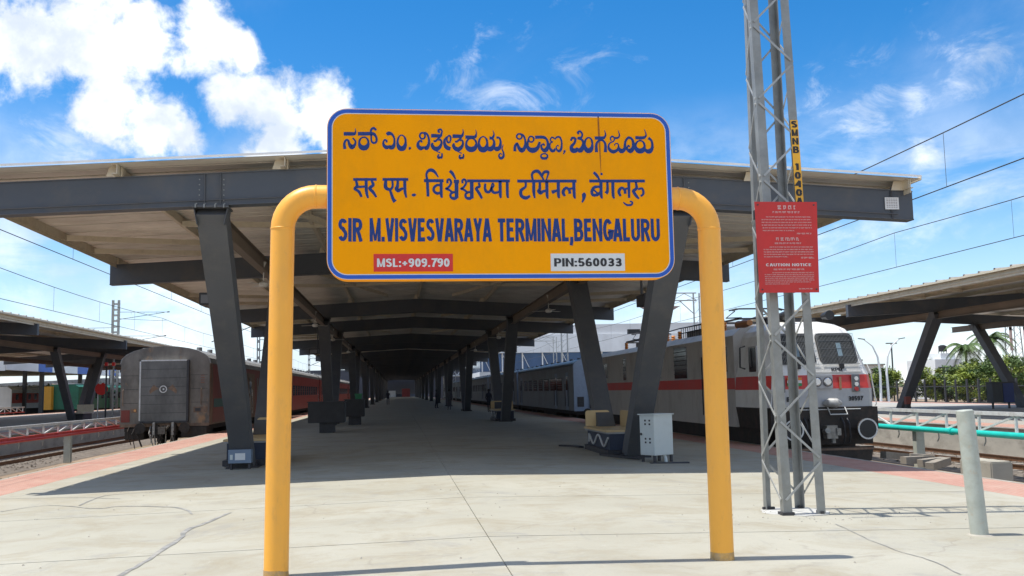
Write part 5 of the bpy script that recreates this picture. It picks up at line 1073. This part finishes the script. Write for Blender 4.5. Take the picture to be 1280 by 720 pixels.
# rubble beside the right track
random.seed(11); 
for k in range(5):
    x, y = 14.6+random.uniform(-.4, .4), 25.5+k*.5; q = MB(); q.bar((x, y, -.72+k*.05), (x+random.uniform(.6, .9), y+random.uniform(-.5, .5), -.62), .26, .2)
    tag(q.build('broken_sleeper', SLEEP), ('nearest broken concrete sleeper below the right truss', 'second broken sleeper of the heap below the right truss', 'middle broken sleeper of the heap by the right track', 'fourth broken sleeper of the heap by the right track', 'broken sleeper of the heap closest to the locomotive')[k], 'sleeper', 'broken sleepers beside the right track')
q = MB(); q.box(14.9, 23.2, -.98, 15.5, 24.6, -.45); tag(q.build('concrete_block', WALLC, bevel=.03), 'rough concrete block below the right truss', 'block')

# ================================================================ overhead line
def mast2(x, y, h, label, arm, w=.30):
    t = thing('line_mast', label, 'mast', (x, y, -1.0)); 
    q = MB(); 
    for s in (-1, 1): q.box(s*w/2-.28*w*s, -.12, 0, s*w/2, .12, h)
    q.build('mast_leg', GALV, t)
    for k in range(int(h/.8)): q = MB(); z = .4+k*.8; q.box(-w/2, -.06, z, w/2, .06, z+.28); q.build('batten_plate', GALVL, t)
    for s, reach, z in arm:
        q = MB(); q.tube([(s*.1, 0, z), (s*reach, 0, z-.05)], .03, 6); q.tube([(s*.1, 0, z-1.1), (s*reach*.95, 0, z-.1)], .035, 6); q.tube([(s*.5, 0, z-.95), (s*reach*.8, 0, z-1.25), (s*reach, 0, z-1.2)], .025, 6); a = q.build('cantilever', DARKM, t)
        for k in range(3): q = MB(); xx = s*reach*(.3+.25*k); q.tube([(xx, 0, z-.04), (xx, 0, z-.35)], .012, 4); q.build('dropper', DARKM, a)
        q = MB(); q.tube([(s*reach, 0, z-.05), (s*(reach+.35), 0, z-.02)], [.07, .09], 8); q.build('insulator', BLACKV, a)
    return t
mast2(-39.6, 142, 16.3, 'tall pale lattice mast rising behind the left canopy with cantilever arms', [(1, 7.0, 14.6), (-1, 5.2, 12.4), (1, 6.6, 11.2)], 1.1)
mast2(-13.4, 96, 9.0, 'mast with cantilever arm above the far left train', [(1, 2.6, 7.9)], .3)
mast2(-13.4, 150, 9.0, 'smaller mast further down the left train', [(1, 2.6, 7.9)], .3)
def portal(x0, x1, y, h, label, w=1.0):
    t = thing('line_portal', label, 'gantry', (x0, y, -1.0))
    q = MB(); L_ = x1-x0
    for z in (h-.35, h+.35): q.box(0, -.05, z-.05, L_, .05, z+.05)
    n = int(L_/1.1)
    for k in range(n): a, b = (h-.3, h+.3) if k % 2 else (h+.3, h-.3); q.bar((k*L_/n, 0, a), ((k+1)*L_/n, 0, b), .05, .05)
    q.build('cross_beam', GALVL, t)
    for x in (0, L_):
        for dx in (-.28, .28): q = MB(); q.box(x+dx-.06, -.06, 0, x+dx+.06, .06, h+.35); q.build('upright', GALVL, t)
        q = MB()
        for k in range(int(h)): q.bar((x-.28, 0, k+.3), (x+.28, 0, k+.9), .03, .03)
        q.build('lacing', GALVL, t)
        for s in (-1, 1): q = MB(); q.bar((x+s*.3, 0, h-1.6), (x+s*1.6, 0, h-.4), .07, .07); q.build('knee_brace', GALVL, t)
    return t
portal(15.3, 28.0, 88, 11.0, 'galvanised portal gantry over the right tracks seen beside the right yellow post')
portal(9.5, 27, 165, 11.2, 'distant portal gantry above the blue-grey coaches')
q = thing('signal_mast', 'grey post with flat head plate and lamp box behind the right column', 'mast', (17.2, 62, -1.0))
m_ = MB(); m_.tube([(0, 0, 0), (0, 0, 7.5)], .16, 8); m_.build('post', GALV, q); m_ = MB(); m_.prism([(-1.4, 7.9), (1.4, 7.9), (.35, 7.35), (-.35, 7.35)], -.1, .1); m_.build('head_plate', mat('rusty_pink_plate', (.38, .27, .24), .6), q)
m_ = MB(); m_.box(-2.2, -.15, 6.1, -1.4, .15, 6.4); m_.tube([(-1.5, 0, 6.25), (0, 0, 6.35)], .03, 5); m_.build('lamp_box', BLACKV, q)
def wires(X, zc, zm, y0, y1, label, group, spans=28):
    t = thing('overhead_line', label, 'overhead wire', (X, y0, 0), 0, None)
    q = MB(); q.tube([(0, 0, zc), (0, y1-y0, zc)], .013, 5); q.build('contact_wire', COPP, t)
    pts = []; n = int((y1-y0)/spans); 
    for k in range(n*8+1):
        f = (k % 8)/8; pts.append((0, k*spans/8, zm-.18*4*f*(1-f)))
    q = MB(); q.tube(pts, .014, 5); q.build('catenary_wire', COPP, t)
    for k in range(1, n*4): q = MB(); f = (k % 4)/4; q.tube([(0, k*spans/4, zc), (0, k*spans/4, zm-.18*4*f*(1-f))], .006, 4); q.build('dropper', COPP, t)
wires(-10.6, 6.15, 7.4, 12, 180, 'overhead wires above the brown and red left train', None)
wires(-15.9, 5.65, 6.9, 12, 180, 'overhead wires of the empty track beyond the left train', None)
wires(12.25, 5.94, 7.36, 6, 180, 'overhead wires above the white locomotive', None)
wires(18.6, 5.9, 7.2, 6, 180, 'overhead wires of the track beside the right canopy', None)
t = thing('cross_span_wire', 'slanting feeder wire with black insulator above the dark left coach', 'overhead wire', (-13, 70, 0)); q = MB(); q.tube([(0, 0, 5.35), (6.6, 0, 7.9)], .035, 5); q.build('wire', COPP, t); q = MB(); q.tube([(.35, 0, 5.5), (1.0, 0, 5.74)], .11, 8); q.build('insulator', BLACKV, t)

# ================================================================ people far down the platform
def person(loc, rz, label, pose=0, shirt=CLOTH):
    t = thing('person', label, 'person', loc, rz)
    me = bpy.data.meshes.new('body'); 
    V = [(0, 0, .93), (0, 0, 1.15), (0, -.01, 1.38), (0, 0, 1.50), (0, -.02, 1.60), (0, -.02, 1.68), (.10, 0, .88), (.11, -.03+.06*pose, .48), (.11, .0+.1*pose, .07), (.11, -.14+.1*pose, .03), (-.10, 0, .88), (-.11, -.02-.06*pose, .48), (-.11, .02-.1*pose, .07), (-.11, -.12-.1*pose, .03),
         (.19, 0, 1.40), (.25, .02, 1.13), (.22, -.14, .93), (-.19, 0, 1.40), (-.25, .02, 1.13), (-.22, -.10, .90)]
    E_ = [(0, 1), (1, 2), (2, 3), (3, 4), (4, 5), (0, 6), (6, 7), (7, 8), (8, 9), (0, 10), (10, 11), (11, 12), (12, 13), (2, 14), (14, 15), (15, 16), (2, 17), (17, 18), (18, 19)]
    Rr = [.15, .145, .17, .06, .095, .09, .10, .07, .045, .035, .10, .07, .045, .035, .06, .045, .035, .06, .045, .035]
    me.from_pydata(V, E_, []); o = bpy.data.objects.new('body', me); S.collection.objects.link(o); o.parent = t
    md = o.modifiers.new('skin', 'SKIN')
    for i, v in enumerate(me.skin_vertices[0].data): v.radius = (Rr[i], Rr[i]*.8); v.use_root = (i == 0)
    sb = o.modifiers.new('sub', 'SUBSURF'); sb.levels = sb.render_levels = 1
    me.materials.append(shirt)
    q = MB(); q.tube([(0, 0, 1.62), (0, 0, 1.70), (0, .01, 1.76), (0, .01, 1.79)], [.105, .11, .085, .03], 12); q.build('hair', HAIR, t, smooth=True)
    return t
person((7.0, 75.0, gz(7)), R(20), 'standing person in dark clothes far down the platform near the right train', 1)
person((4.4, 84.0, gz(4)), R(200), 'person in dark clothes in the distance between the right columns', 0, CLOTHB)
person((3.6, 92.0, gz(3)), R(90), 'tiny distant person deepest under the canopy', -1)
person((5.2, 98.0, gz(5)), R(10), 'distant person walking at the right edge of the column row', 1, CLOTHB)
person((-1.2, 120.0, gz(1)), R(0), 'lone distant person left of the platform centre line', 1)
# tall dark wall added to darken the bright far end, goods before it
t = thing('end_wall', 'added dark wall with bluish ramp and white crates closing the far end of the platform', 'wall', (.8, 312, 0)); q = MB(); q.box(-30, 6, -1, 30, 8, 9); q.build('wall_body', mat('darkened_blue_wall', (.05, .055, .07), .8), t); q = MB(); q.box(-9, 0, 0, 9, 1, .9); q.build('ramp', mat('ramp_blue', (.18, .22, .30), .8), t); q = MB(); q.box(-6.5, -3, 0, -1.5, -1, 2.0); q.build('white_crate', WHITEB, t); q = MB(); q.box(.5, -3, 0, 3, -1, 2.6); q.build('red_crate', mat('dull_red', (.25, .05, .05), .7), t)

# ================================================================ left background
def simple_train(name, label, X, y0, n, ln, bm, em, hw=1.6, roof=WHITEB, stripe=None, cat='railway coach', group=None):
    for k in range(n):
        t = thing(name, label[k] if isinstance(label, list) else label, cat, (X, y0+k*(ln+1), 0), 0, group)
        q = MB(); q.prism([(hw, .2), (hw, 3.0), (hw*.7, 3.35), (-hw*.7, 3.35), (-hw, 3.0), (-hw, .2)], 0, ln); q.build('body', bm, t)
        q = MB(); q.prism([(hw+.02, 2.98), (hw*.7, 3.37), (-hw*.7, 3.37), (-hw-.02, 2.98), (-hw*.7, 3.42), (hw*.7, 3.42)], -.01, ln+.01) if False else q.box(-hw*.72, -.02, 3.36, hw*.72, ln+.02, 3.46); q.build('roof', roof, t)
        q = MB(); q.box(-hw+.02, -.05, .25, hw-.02, 0.0, 3.0); q.build('end_wall', em, t)
        if stripe: q = MB(); q.box(hw, .1, stripe[0], hw+.01, ln-.1, stripe[1]); q.build('side_band', stripe[2], t)
        for j in range(9): q = MB(); y = 1.5+j*(ln-3)/8.6; q.box(hw+.011, y, 1.5, hw+.02, y+1.1, 2.35); q.build('window', PANE, t)
        q = MB(); q.box(-1.2, .5, -.7, 1.2, ln-.5, .2); q.build('underframe', UNDER, t)
simple_train('railway_coach', ['dark green coach with yellow end behind the left platform columns', 'next dark green coach beyond, half behind the rusty coach end'], -42, 128.5, 2, 26, GREEN, GREEN, 1.9, WHITEB)
t = thing('yellow_van_end', 'bright yellow end panel of the green train beside the left columns', 'van', (-42, 127.5, 0)); q = MB(); q.box(-1.95, 0, .2, -1.1, .9, 3.1); q.build('panel', YELE, t)
simple_train('railway_coach', ['white coach with red window band far off at the left edge', 'second white coach with red band beyond at left'], -58, 150, 2, 24, WHITEB, WHITEB, 1.8, WHITEB, (1.0, 2.5, CRED))
tp = thing('platform_canopy', 'distant canopy with blue and white fascia panels behind the left canopy', 'canopy', (-52, 118, 0))
q = MB(); q.box(-7, 0, 6.0, 7, 130, 6.2); q.build('roof_slab', CREAM, tp)
for k in range(26): q = MB(); q.box(7.0, k*5, 5.0, 7.12, k*5+5, 6.2); q.build('fascia_panel', BLUEP if k % 3 == 2 else WHITEB, tp)
for k in range(14): q = MB(); x0 = -7+k; q.box(x0+.01, -.1, 4.9, x0+.99, 0, 6.0); q.build('fascia_panel', BLUEP if k % 3 == 0 else WHITEB, tp)
for k in range(8):
    for x in (-4, 4): q = MB(); q.box(x-.25, 4+k*16, -1, x+.25, 4.5+k*16, 6); q.build('column', GREYC, tp)
tp2 = thing('platform_canopy', 'low far canopy with blue and white fascia at the extreme left', 'canopy', (-84, 150, 0))
q = MB(); q.box(-20, 0, 7.2, 24, 100, 7.4); q.build('roof_slab', CREAM, tp2)
for k in range(28): q = MB(); q.box(-20+k*1.6, -.1, 5.9, -18.42+k*1.6, 0, 7.3); q.build('fascia_panel', BLUEP if k % 3 == 0 else WHITEB, tp2)
for k in range(7): q = MB(); q.box(-18+k*6.6, .2, -1, -17.5+k*6.6, .7, 7.2); q.build('column', GREYC, tp2)
q = thing('platform_sign', 'round red disc sign on two posts on the left platform', 'sign', (-22.1, 76, 0)); m_ = MB(); m_.tube([(0, -.04, 2.25), (0, .0, 2.25)], .46, 24); m_.build('red_disc', REDV, q)
for dx in (-.25, .3): m_ = MB(); m_.tube([(dx, .02, 0), (dx, .02, 2.6)], .04, 6); m_.build('post', WHITEM, q)
m_ = MB(); m_.tube([(-.08, -.05, 2.72), (-.08, -.0, 2.72)], .12, 12); m_.build('lamp', WHITEM, q)
for i, x in enumerate((-21.2, -20.7)):
    q = thing('lamp_post', ('thin dark post beside the red disc sign', 'thin pale post next to the dark coach end')[i], 'post', (x, 74, 0)); m_ = MB(); m_.tube([(0, 0, 0), (0, 0, 4.4)], .06, 6); m_.build('pole', DARKM if i == 0 else GALV, q); m_ = MB(); m_.box(-.1, -.1, 3.9, .1, .1, 4.15); m_.build('lamp_head', REDV, q)
t = thing('bench', 'pale bench between the legs of the left platform column pair', 'bench', (-23.4, 75.5, 0)); q = MB(); q.box(-.6, -1.2, .45, .6, 1.2, .55); q.build('seat', CREAM, t); q = MB(); q.box(-.6, 1.1, .55, .6, 1.16, 1.1); q.build('backrest', CREAM, t); q = MB(); q.box(-.5, -1, 0, .5, 1, .45); q.build('plinth', DARKM, t)

# ================================================================ right background
t = thing('fence', 'long dark picket fence beyond the right platform', 'fence', (52, 55, -.9))
q = MB()
for z in (.5, 2.0): q.box(-.03, 0, z, .03, 110, z+.07)
q.build('rail', DARKM, t)
m_ = MB(); m_.box(-.07, -.07, 0, .07, .07, 2.7); p0 = m_.build('post', DARKM, t, loc=(0, 0, 0))
for k in range(1, 62): inst(p0, (0, k*1.8, 0))
m_ = MB()
for k in range(440): m_.box(-.008, k*.25, .1, .008, k*.25+.016, 2.3)
tag(m_.build('thin_pickets', DARKM, t), kind='stuff')
for i, (x, y) in enumerate(((34.4-4, 52.2-10),)):
    t = thing('litter_bin', ('dark blue twin litter bin standing on the right platform', 'blue bin box beside the far right column base')[i], 'litter bin', (x+4 if i == 0 else x, y+10 if i == 0 else y, 0))
    q = MB(); q.box(-.65, -.3, .35, -.03, .3, 1.45); q.build('bin_body', mat('bin_charcoal', (.035, .04, .045), .5), t); q = MB(); q.box(.0, -.3, .35, .65, .3, 1.45); q.build('bin_body', mat('bin_blue', (.02, .04, .16), .5), t)
    for x_ in (-.5, .5): q = MB(); q.box(x_-.04, -.05, 0, x_+.04, .05, .35); q.build('leg', DARKM, t)
    q = MB(); q.box(-.68, -.33, 1.45, .68, .33, 1.52); q.build('lid', DARKM, t)
t = thing('water_drum', 'bright blue drum hanging by the far right column', 'drum', (38.0, 53.9, 1.9)); q = MB(); q.tube([(0, 0, 0), (0, 0, .1), (0, 0, .75), (0, 0, .85)], [.35, .42, .42, .3], 16); q.build('drum_body', mat('bright_blue', (.02, .07, .5), .4), t); q = MB(); q.tube([(-.5, .3, -1.9), (-.5, .3, 1.1)], .04, 6); q.bar((-.5, .3, .9), (.2, 0, .9), .04, .04); q.build('support', DARKM, t)
t = thing('fire_bucket_box', 'small maroon box at the foot of the near raking column on the right platform', 'box', (26.75, 48.6, 0)); q = MB(); q.box(-.13, -.12, .45, .13, .12, .85); q.build('box_body', COMAR, t); q = MB(); q.box(-.12, -.1, 0, -.07, .1, .45); q.box(.07, -.1, 0, .12, .1, .45); q.build('stand', DARKM, t)
# arched lamps
for i, (s, x) in enumerate(((-1, 49.4), (1, 50.3))):
    t = thing('street_lamp', ('curved white lamp post arching left beyond the right platform', 'curved white lamp post arching right beyond the right platform')[i], 'street lamp', (x, 95, -.9))
    q = MB(); q.tube([(0, 0, 0), (s*-.1, 0, 3.5), (s*.1, 0, 5.2), (s*.6, 0, 6.3), (s*1.5, 0, 7.0)], [.14, .12, .10, .08, .06], 8); q.build('pole', WHITEB, t); q = MB(); q.bar((s*1.4, 0, 7.0), (s*2.1, 0, 7.1), .2, .1); q.build('lamp_head', GALV, t)
t = thing('street_lamp', 'thin dark lamp post with flat head right of the arched lamps', 'street lamp', (60, 112, -.9)); q = MB(); q.tube([(0, 0, 0), (0, 0, 7.3)], .10, 6); q.build('pole', DARKM, t); q = MB(); q.box(-.7, -.1, 7.2, .7, .1, 7.35); q.build('lamp_head', GALV, t)
# trees
def leaves(mb, c, rad, n, size, rnd, flat=.8):
    for _ in range(n):
        while True:
            v = Vector((rnd.uniform(-1, 1), rnd.uniform(-1, 1), rnd.uniform(-1, 1)))
            if .25 < v.length < 1: break
        p = Vector(c)+Vector((v.x*rad[0], v.y*rad[1], v.z*rad[2])); a = Vector((rnd.uniform(-1, 1), rnd.uniform(-1, 1), rnd.uniform(-.6, .6))).normalized(); b = a.cross(Vector((rnd.uniform(-1, 1), rnd.uniform(-1, 1), 1))).normalized(); s = size*rnd.uniform(.6, 1.3)
        mb.add([p, p+a*s+b*s*.35, p+a*s*1.9, p+a*s-b*s*.35], [(0, 1, 2, 3)])
def tree(x, y, h, w, label, seed, m=None, dens=1.0):
    rnd = random.Random(seed); h *= .86; t = thing('tree', label, 'tree', (x, y, -.95), 0, 'trees beyond the fence')
    q = MB(); q.tube([(0, 0, 0), (rnd.uniform(-.1, .1), 0, h*.3), (rnd.uniform(-.2, .2), rnd.uniform(-.2, .2), h*.75)], [.16, .12, .04], 7)
    for k in range(6): z = h*rnd.uniform(.2, .5); a = rnd.uniform(0, 6.28); q.tube([(0, 0, z), (math.cos(a)*w*.3, math.sin(a)*w*.3, z+h*.2), (math.cos(a)*w*.55, math.sin(a)*w*.55, z+h*.32)], [.07, .04, .02], 5)
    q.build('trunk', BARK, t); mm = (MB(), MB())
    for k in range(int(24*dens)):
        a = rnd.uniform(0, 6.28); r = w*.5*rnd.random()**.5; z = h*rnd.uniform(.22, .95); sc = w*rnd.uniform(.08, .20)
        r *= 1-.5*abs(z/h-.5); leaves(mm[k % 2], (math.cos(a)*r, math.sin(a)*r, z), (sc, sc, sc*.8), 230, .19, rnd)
    mm[0].build('crown', m or LEAFA, t); mm[1].build('crown_dark_leaves', LEAFB, t)  # darker leaf clumps alternate with lighter ones all through the crown
for i, (x, y, h, w, lb) in enumerate(((58, 110, 5.0, 3.6, 'light green bushy tree right of the locomotive cab'), (59.5, 104, 4.6, 4.5, 'round yellow-green tree behind the fence by the arched lamps'), (62, 98, 5.2, 4.2, 'leafy tree just left of the white tank building'),
    (72, 113, 5.4, 6.0, 'wide light green tree between the two raking columns'), (70.5, 106, 5.6, 5.5, 'broad green tree left of the far right column'), (68, 101, 5.8, 5.0, 'taller green tree behind the far right column'), (73, 109, 6.4, 5.5, 'green tree at the right edge below the telecom tower'),
    (61, 118, 4.2, 4.0, 'small tree peeping between loco and first lamp'), (70, 104, 3.4, 4.0, 'low shrub in front of the white tank building'), (61.5, 103, 3.6, 5.0, 'low bright bush behind the fence left of the first raking column'), (66, 106, 3.8, 5.0, 'low bright bush behind the fence right of the litter bin'), (68, 112, 5.2, 4.5, 'tree behind the first raking column of the right canopy'), (75, 117, 6.2, 6, 'dense green tree below the coconut palms'))): tree(x, y, h, w, lb, 40+i)
def palm(x, y, h, label, seed):
    rnd = random.Random(seed); t = thing('palm_tree', label, 'palm tree', (x, y, -.95)); q = MB(); q.tube([(0, 0, 0), (.15, 0, h*.5), (0, 0, h)], [.2, .15, .12], 8); q.build('trunk', BARK, t)
    for k in range(22):
        a = k*2.4; el = rnd.uniform(-.1, 1.0); q = MB(); L_ = h*.36; pts = []
        for j in range(8): f = j/7; pts.append(Vector((math.cos(a)*L_*f, math.sin(a)*L_*f, h+el*L_*f-L_*.9*f*f)))
        for j in range(7):
            d = (pts[j+1]-pts[j]).normalized(); sde = d.cross(Vector((0, 0, 1))).normalized(); q.bar(pts[j], pts[j+1], .03, .02)
            for s in (-1, 1):
                for u in (.1, .35, .6, .85): p = pts[j].lerp(pts[j+1], u); ll = .75*(1-.08*j); q.add([p, p+d*.13, p+sde*s*ll+d*.3-Vector((0, 0, .3))], [(0, 1, 2)])
        q.build('frond', LEAFB, t)
palm(74.5, 120, 7.0, 'coconut palm above the trees, left one', 1); palm(79, 121, 8.2, 'coconut palm above the trees, right one near the tower', 2); palm(80.5, 139, 5.6, 'small dark palm by the white tank building', 3)
# buildings
t = thing('building', 'white flat-roofed building with rooftop water tank beyond the fence', 'building', (82.2, 135, -1)); 
q = MB(); q.box(-3.2, 0, 0, 1.0, 8, 5.9); q.build('wall', WHITEB, t); q = MB(); q.box(-1.9, .6, 5.9, .4, 4, 6.8); q.build('stair_tower', WHITEB, t); q = MB(); q.box(1.0, .8, 0, 3.8, 8, 4.6); q.build('side_wing', mat('pale_blue_wall', (.42, .50, .56), .7), t)
q = MB(); q.tube([(-.7, 2, 7.1), (-.7, 2, 7.9), (-.7, 2, 8.1)], [.6, .6, .25], 14); tk = q.build('water_tank', BLACKV, t)
for a in ((-1.1, 1.6), (-.3, 1.6), (-1.1, 2.4), (-.3, 2.4)): q = MB(); q.tube([(a[0], a[1], 6.75), (a[0], a[1], 7.2)], .06, 5); q.build('tank_leg', DARKM, tk)
for z in (1.0, 3.6):
    for x in (-2.8, -.9, 1.4, 2.6): q = MB(); q.box(x, -.02+(.8 if x > 1 else 0), z, x+1.0, .03+(.8 if x > 1 else 0), z+1.2); f = q.build('window', GALV, t); q = MB(); q.box(x+.08, -.04+(.8 if x > 1 else 0), z+.08, x+.92, -.02+(.8 if x > 1 else 0), z+1.12); q.build('pane', PANE, f)
for i, (x, y, w, h, c_) in enumerate(((68, 150, 7, 6.2, (.45, .36, .28)), (75, 158, 8, 5.6, (.55, .52, .47)), (97, 138, 7, 5.0, (.5, .45, .42)), (110, 130, 9, 5.4, (.55, .5, .5)), (62, 162, 5, 6.8, (.42, .38, .36)))):
    t = thing('house', ('low brown house behind the arched lamps', 'pale low house left of the tank building', 'pale house right of the tank building', 'pale house behind the green trees at far right', 'small grey tower house directly right of the locomotive')[i], 'house', (x, y, -1)); q = MB(); q.box(0, 0, 0, w, 6, h); q.build('wall', mat('house_%d' % i, c_, .8, 0, .1, .5), t); q = MB(); q.box(-.2, -.2, h, w+.2, 6.2, h+.25); q.build('roof', WALLC, t)
    for k in range(int(w/2)): q = MB(); q.box(.6+k*2, -.03, h-2.6, 1.5+k*2, .02, h-1.4); q.build('window', PANE, t)
t = thing('telecom_tower', 'lattice telecom tower rising behind the right column', 'tower', (81.5, 120, -1)); q = MB()
for a, b in ((-1, -1), (1, -1), (1, 1), (-1, 1)): q.bar((a*.9, b*.9, 0), (a*.6, b*.6, 10.5), .10, .10)
for k in range(8):
    z = k*1.3; w = .9-.3*z/10.5
    for (a, b, c, d) in ((-1, -1, 1, -1), (1, -1, 1, 1), (1, 1, -1, 1), (-1, 1, -1, -1)): q.bar((a*w, b*w, z), (c*w, d*w, z+1.3), .05, .05)
q.build('lattice', GALVL, t)
for z in (6.5, 8.0, 9.2): 
    for a in (-1, 1): q = MB(); q.box(a*1.0-.15, -1.1, z, a*1.0+.15, -.9, z+1.6); q.build('antenna', mat('antenna_pink', (.5, .36, .32), .6), t)
# station hall beyond the right train
t = thing('station_building', 'large distant white building with blue glass band above the blue-grey coaches', 'building', (24, 190, -1))
q = MB(); q.box(-8, 0, 0, 60, 30, 6.2); q.build('lower_wall', WHITEB, t); q = MB(); q.box(-7.9, -.15, 6.2, 60, 29, 9.8); q.build('glass_band', GLASSB, t); q = MB(); q.box(-9, -1.5, 9.8, 61, 31, 13.3); q.build('roof_fascia', WHITEB, t)
q = MB(); q.prism([(-9, 13.3), (61, 13.3), (52, 15.6), (6, 15.2)], -1, 20); q.build('roof', mat('pale_roof', (.60, .61, .62), .6, 0, .05, .2), t)
for k in range(17): q = MB(); x = -7.5+k*4; q.box(x-.12, -.35, 6.0, x+.12, -.15, 9.8); q.build('mullion', WHITEB, t); 
for k in range(16): q = MB(); x = -7.5+k*4; q.bar((x, -.30, 9.7), (x+1.6, -.30, 6.3), .14, .1); q.build('glass_brace', WHITEB, t)
t = thing('footbridge', 'far white lattice footbridge seen under the canopy at right', 'bridge', (10, 230, 0)); q = MB()
for z in (5.2, 8.2): q.box(0, 0, z-.15, 40, .3, z+.15)
for k in range(20): q.bar((k*2, 0, 5.2), (k*2+2, 0, 8.2), .18, .18); q.bar((k*2+2, 0, 5.2), (k*2, 0, 8.2), .18, .18)
q.build('lattice_girder', WHITEB, t); q = MB(); q.box(0, .5, 5.0, 40, 3.0, 5.3); q.build('deck', WALLC, t)
for x in (1, 14, 27, 39): q = MB(); q.box(x-.3, .5, -1, x+.3, 1.1, 5.0); q.build('pier', WALLC, t)
mb = MB(); rnd_ = random.Random(8)
for k in range(120): leaves(mb, (rnd_.uniform(-105, -48), rnd_.uniform(215, 260), 1.6), (4, 3, 3.2), 45, .6, rnd_)
tag(mb.build('scrub', LEAFB), kind='stuff')
t = thing('shed', 'long low grey shed far off behind the left canopy', 'shed', (-110, 262, -1)); q = MB(); q.box(0, 0, 0, 70, 10, 6); q.build('wall', mat('shed_grey', (.17, .18, .17), .8, 0, .2, .3), t); q = MB(); q.prism([(-1, 6), (71, 6), (71, 6.3), (35, 7.6), (-1, 6.3)], -1, 11); q.build('roof', CROOF, t)
# far tree line closing the horizon
random.seed(21)
mb = MB()
for k in range(520):
    x = random.uniform(-420, 560); y = random.uniform(330, 420); h = random.uniform(3, 8)
    leaves(mb, (x, y, h*.5-1), (random.uniform(3, 8), 4, h*.55), 26, 1.0, random)
tag(mb.build('distant_trees', LEAFB), kind='stuff')
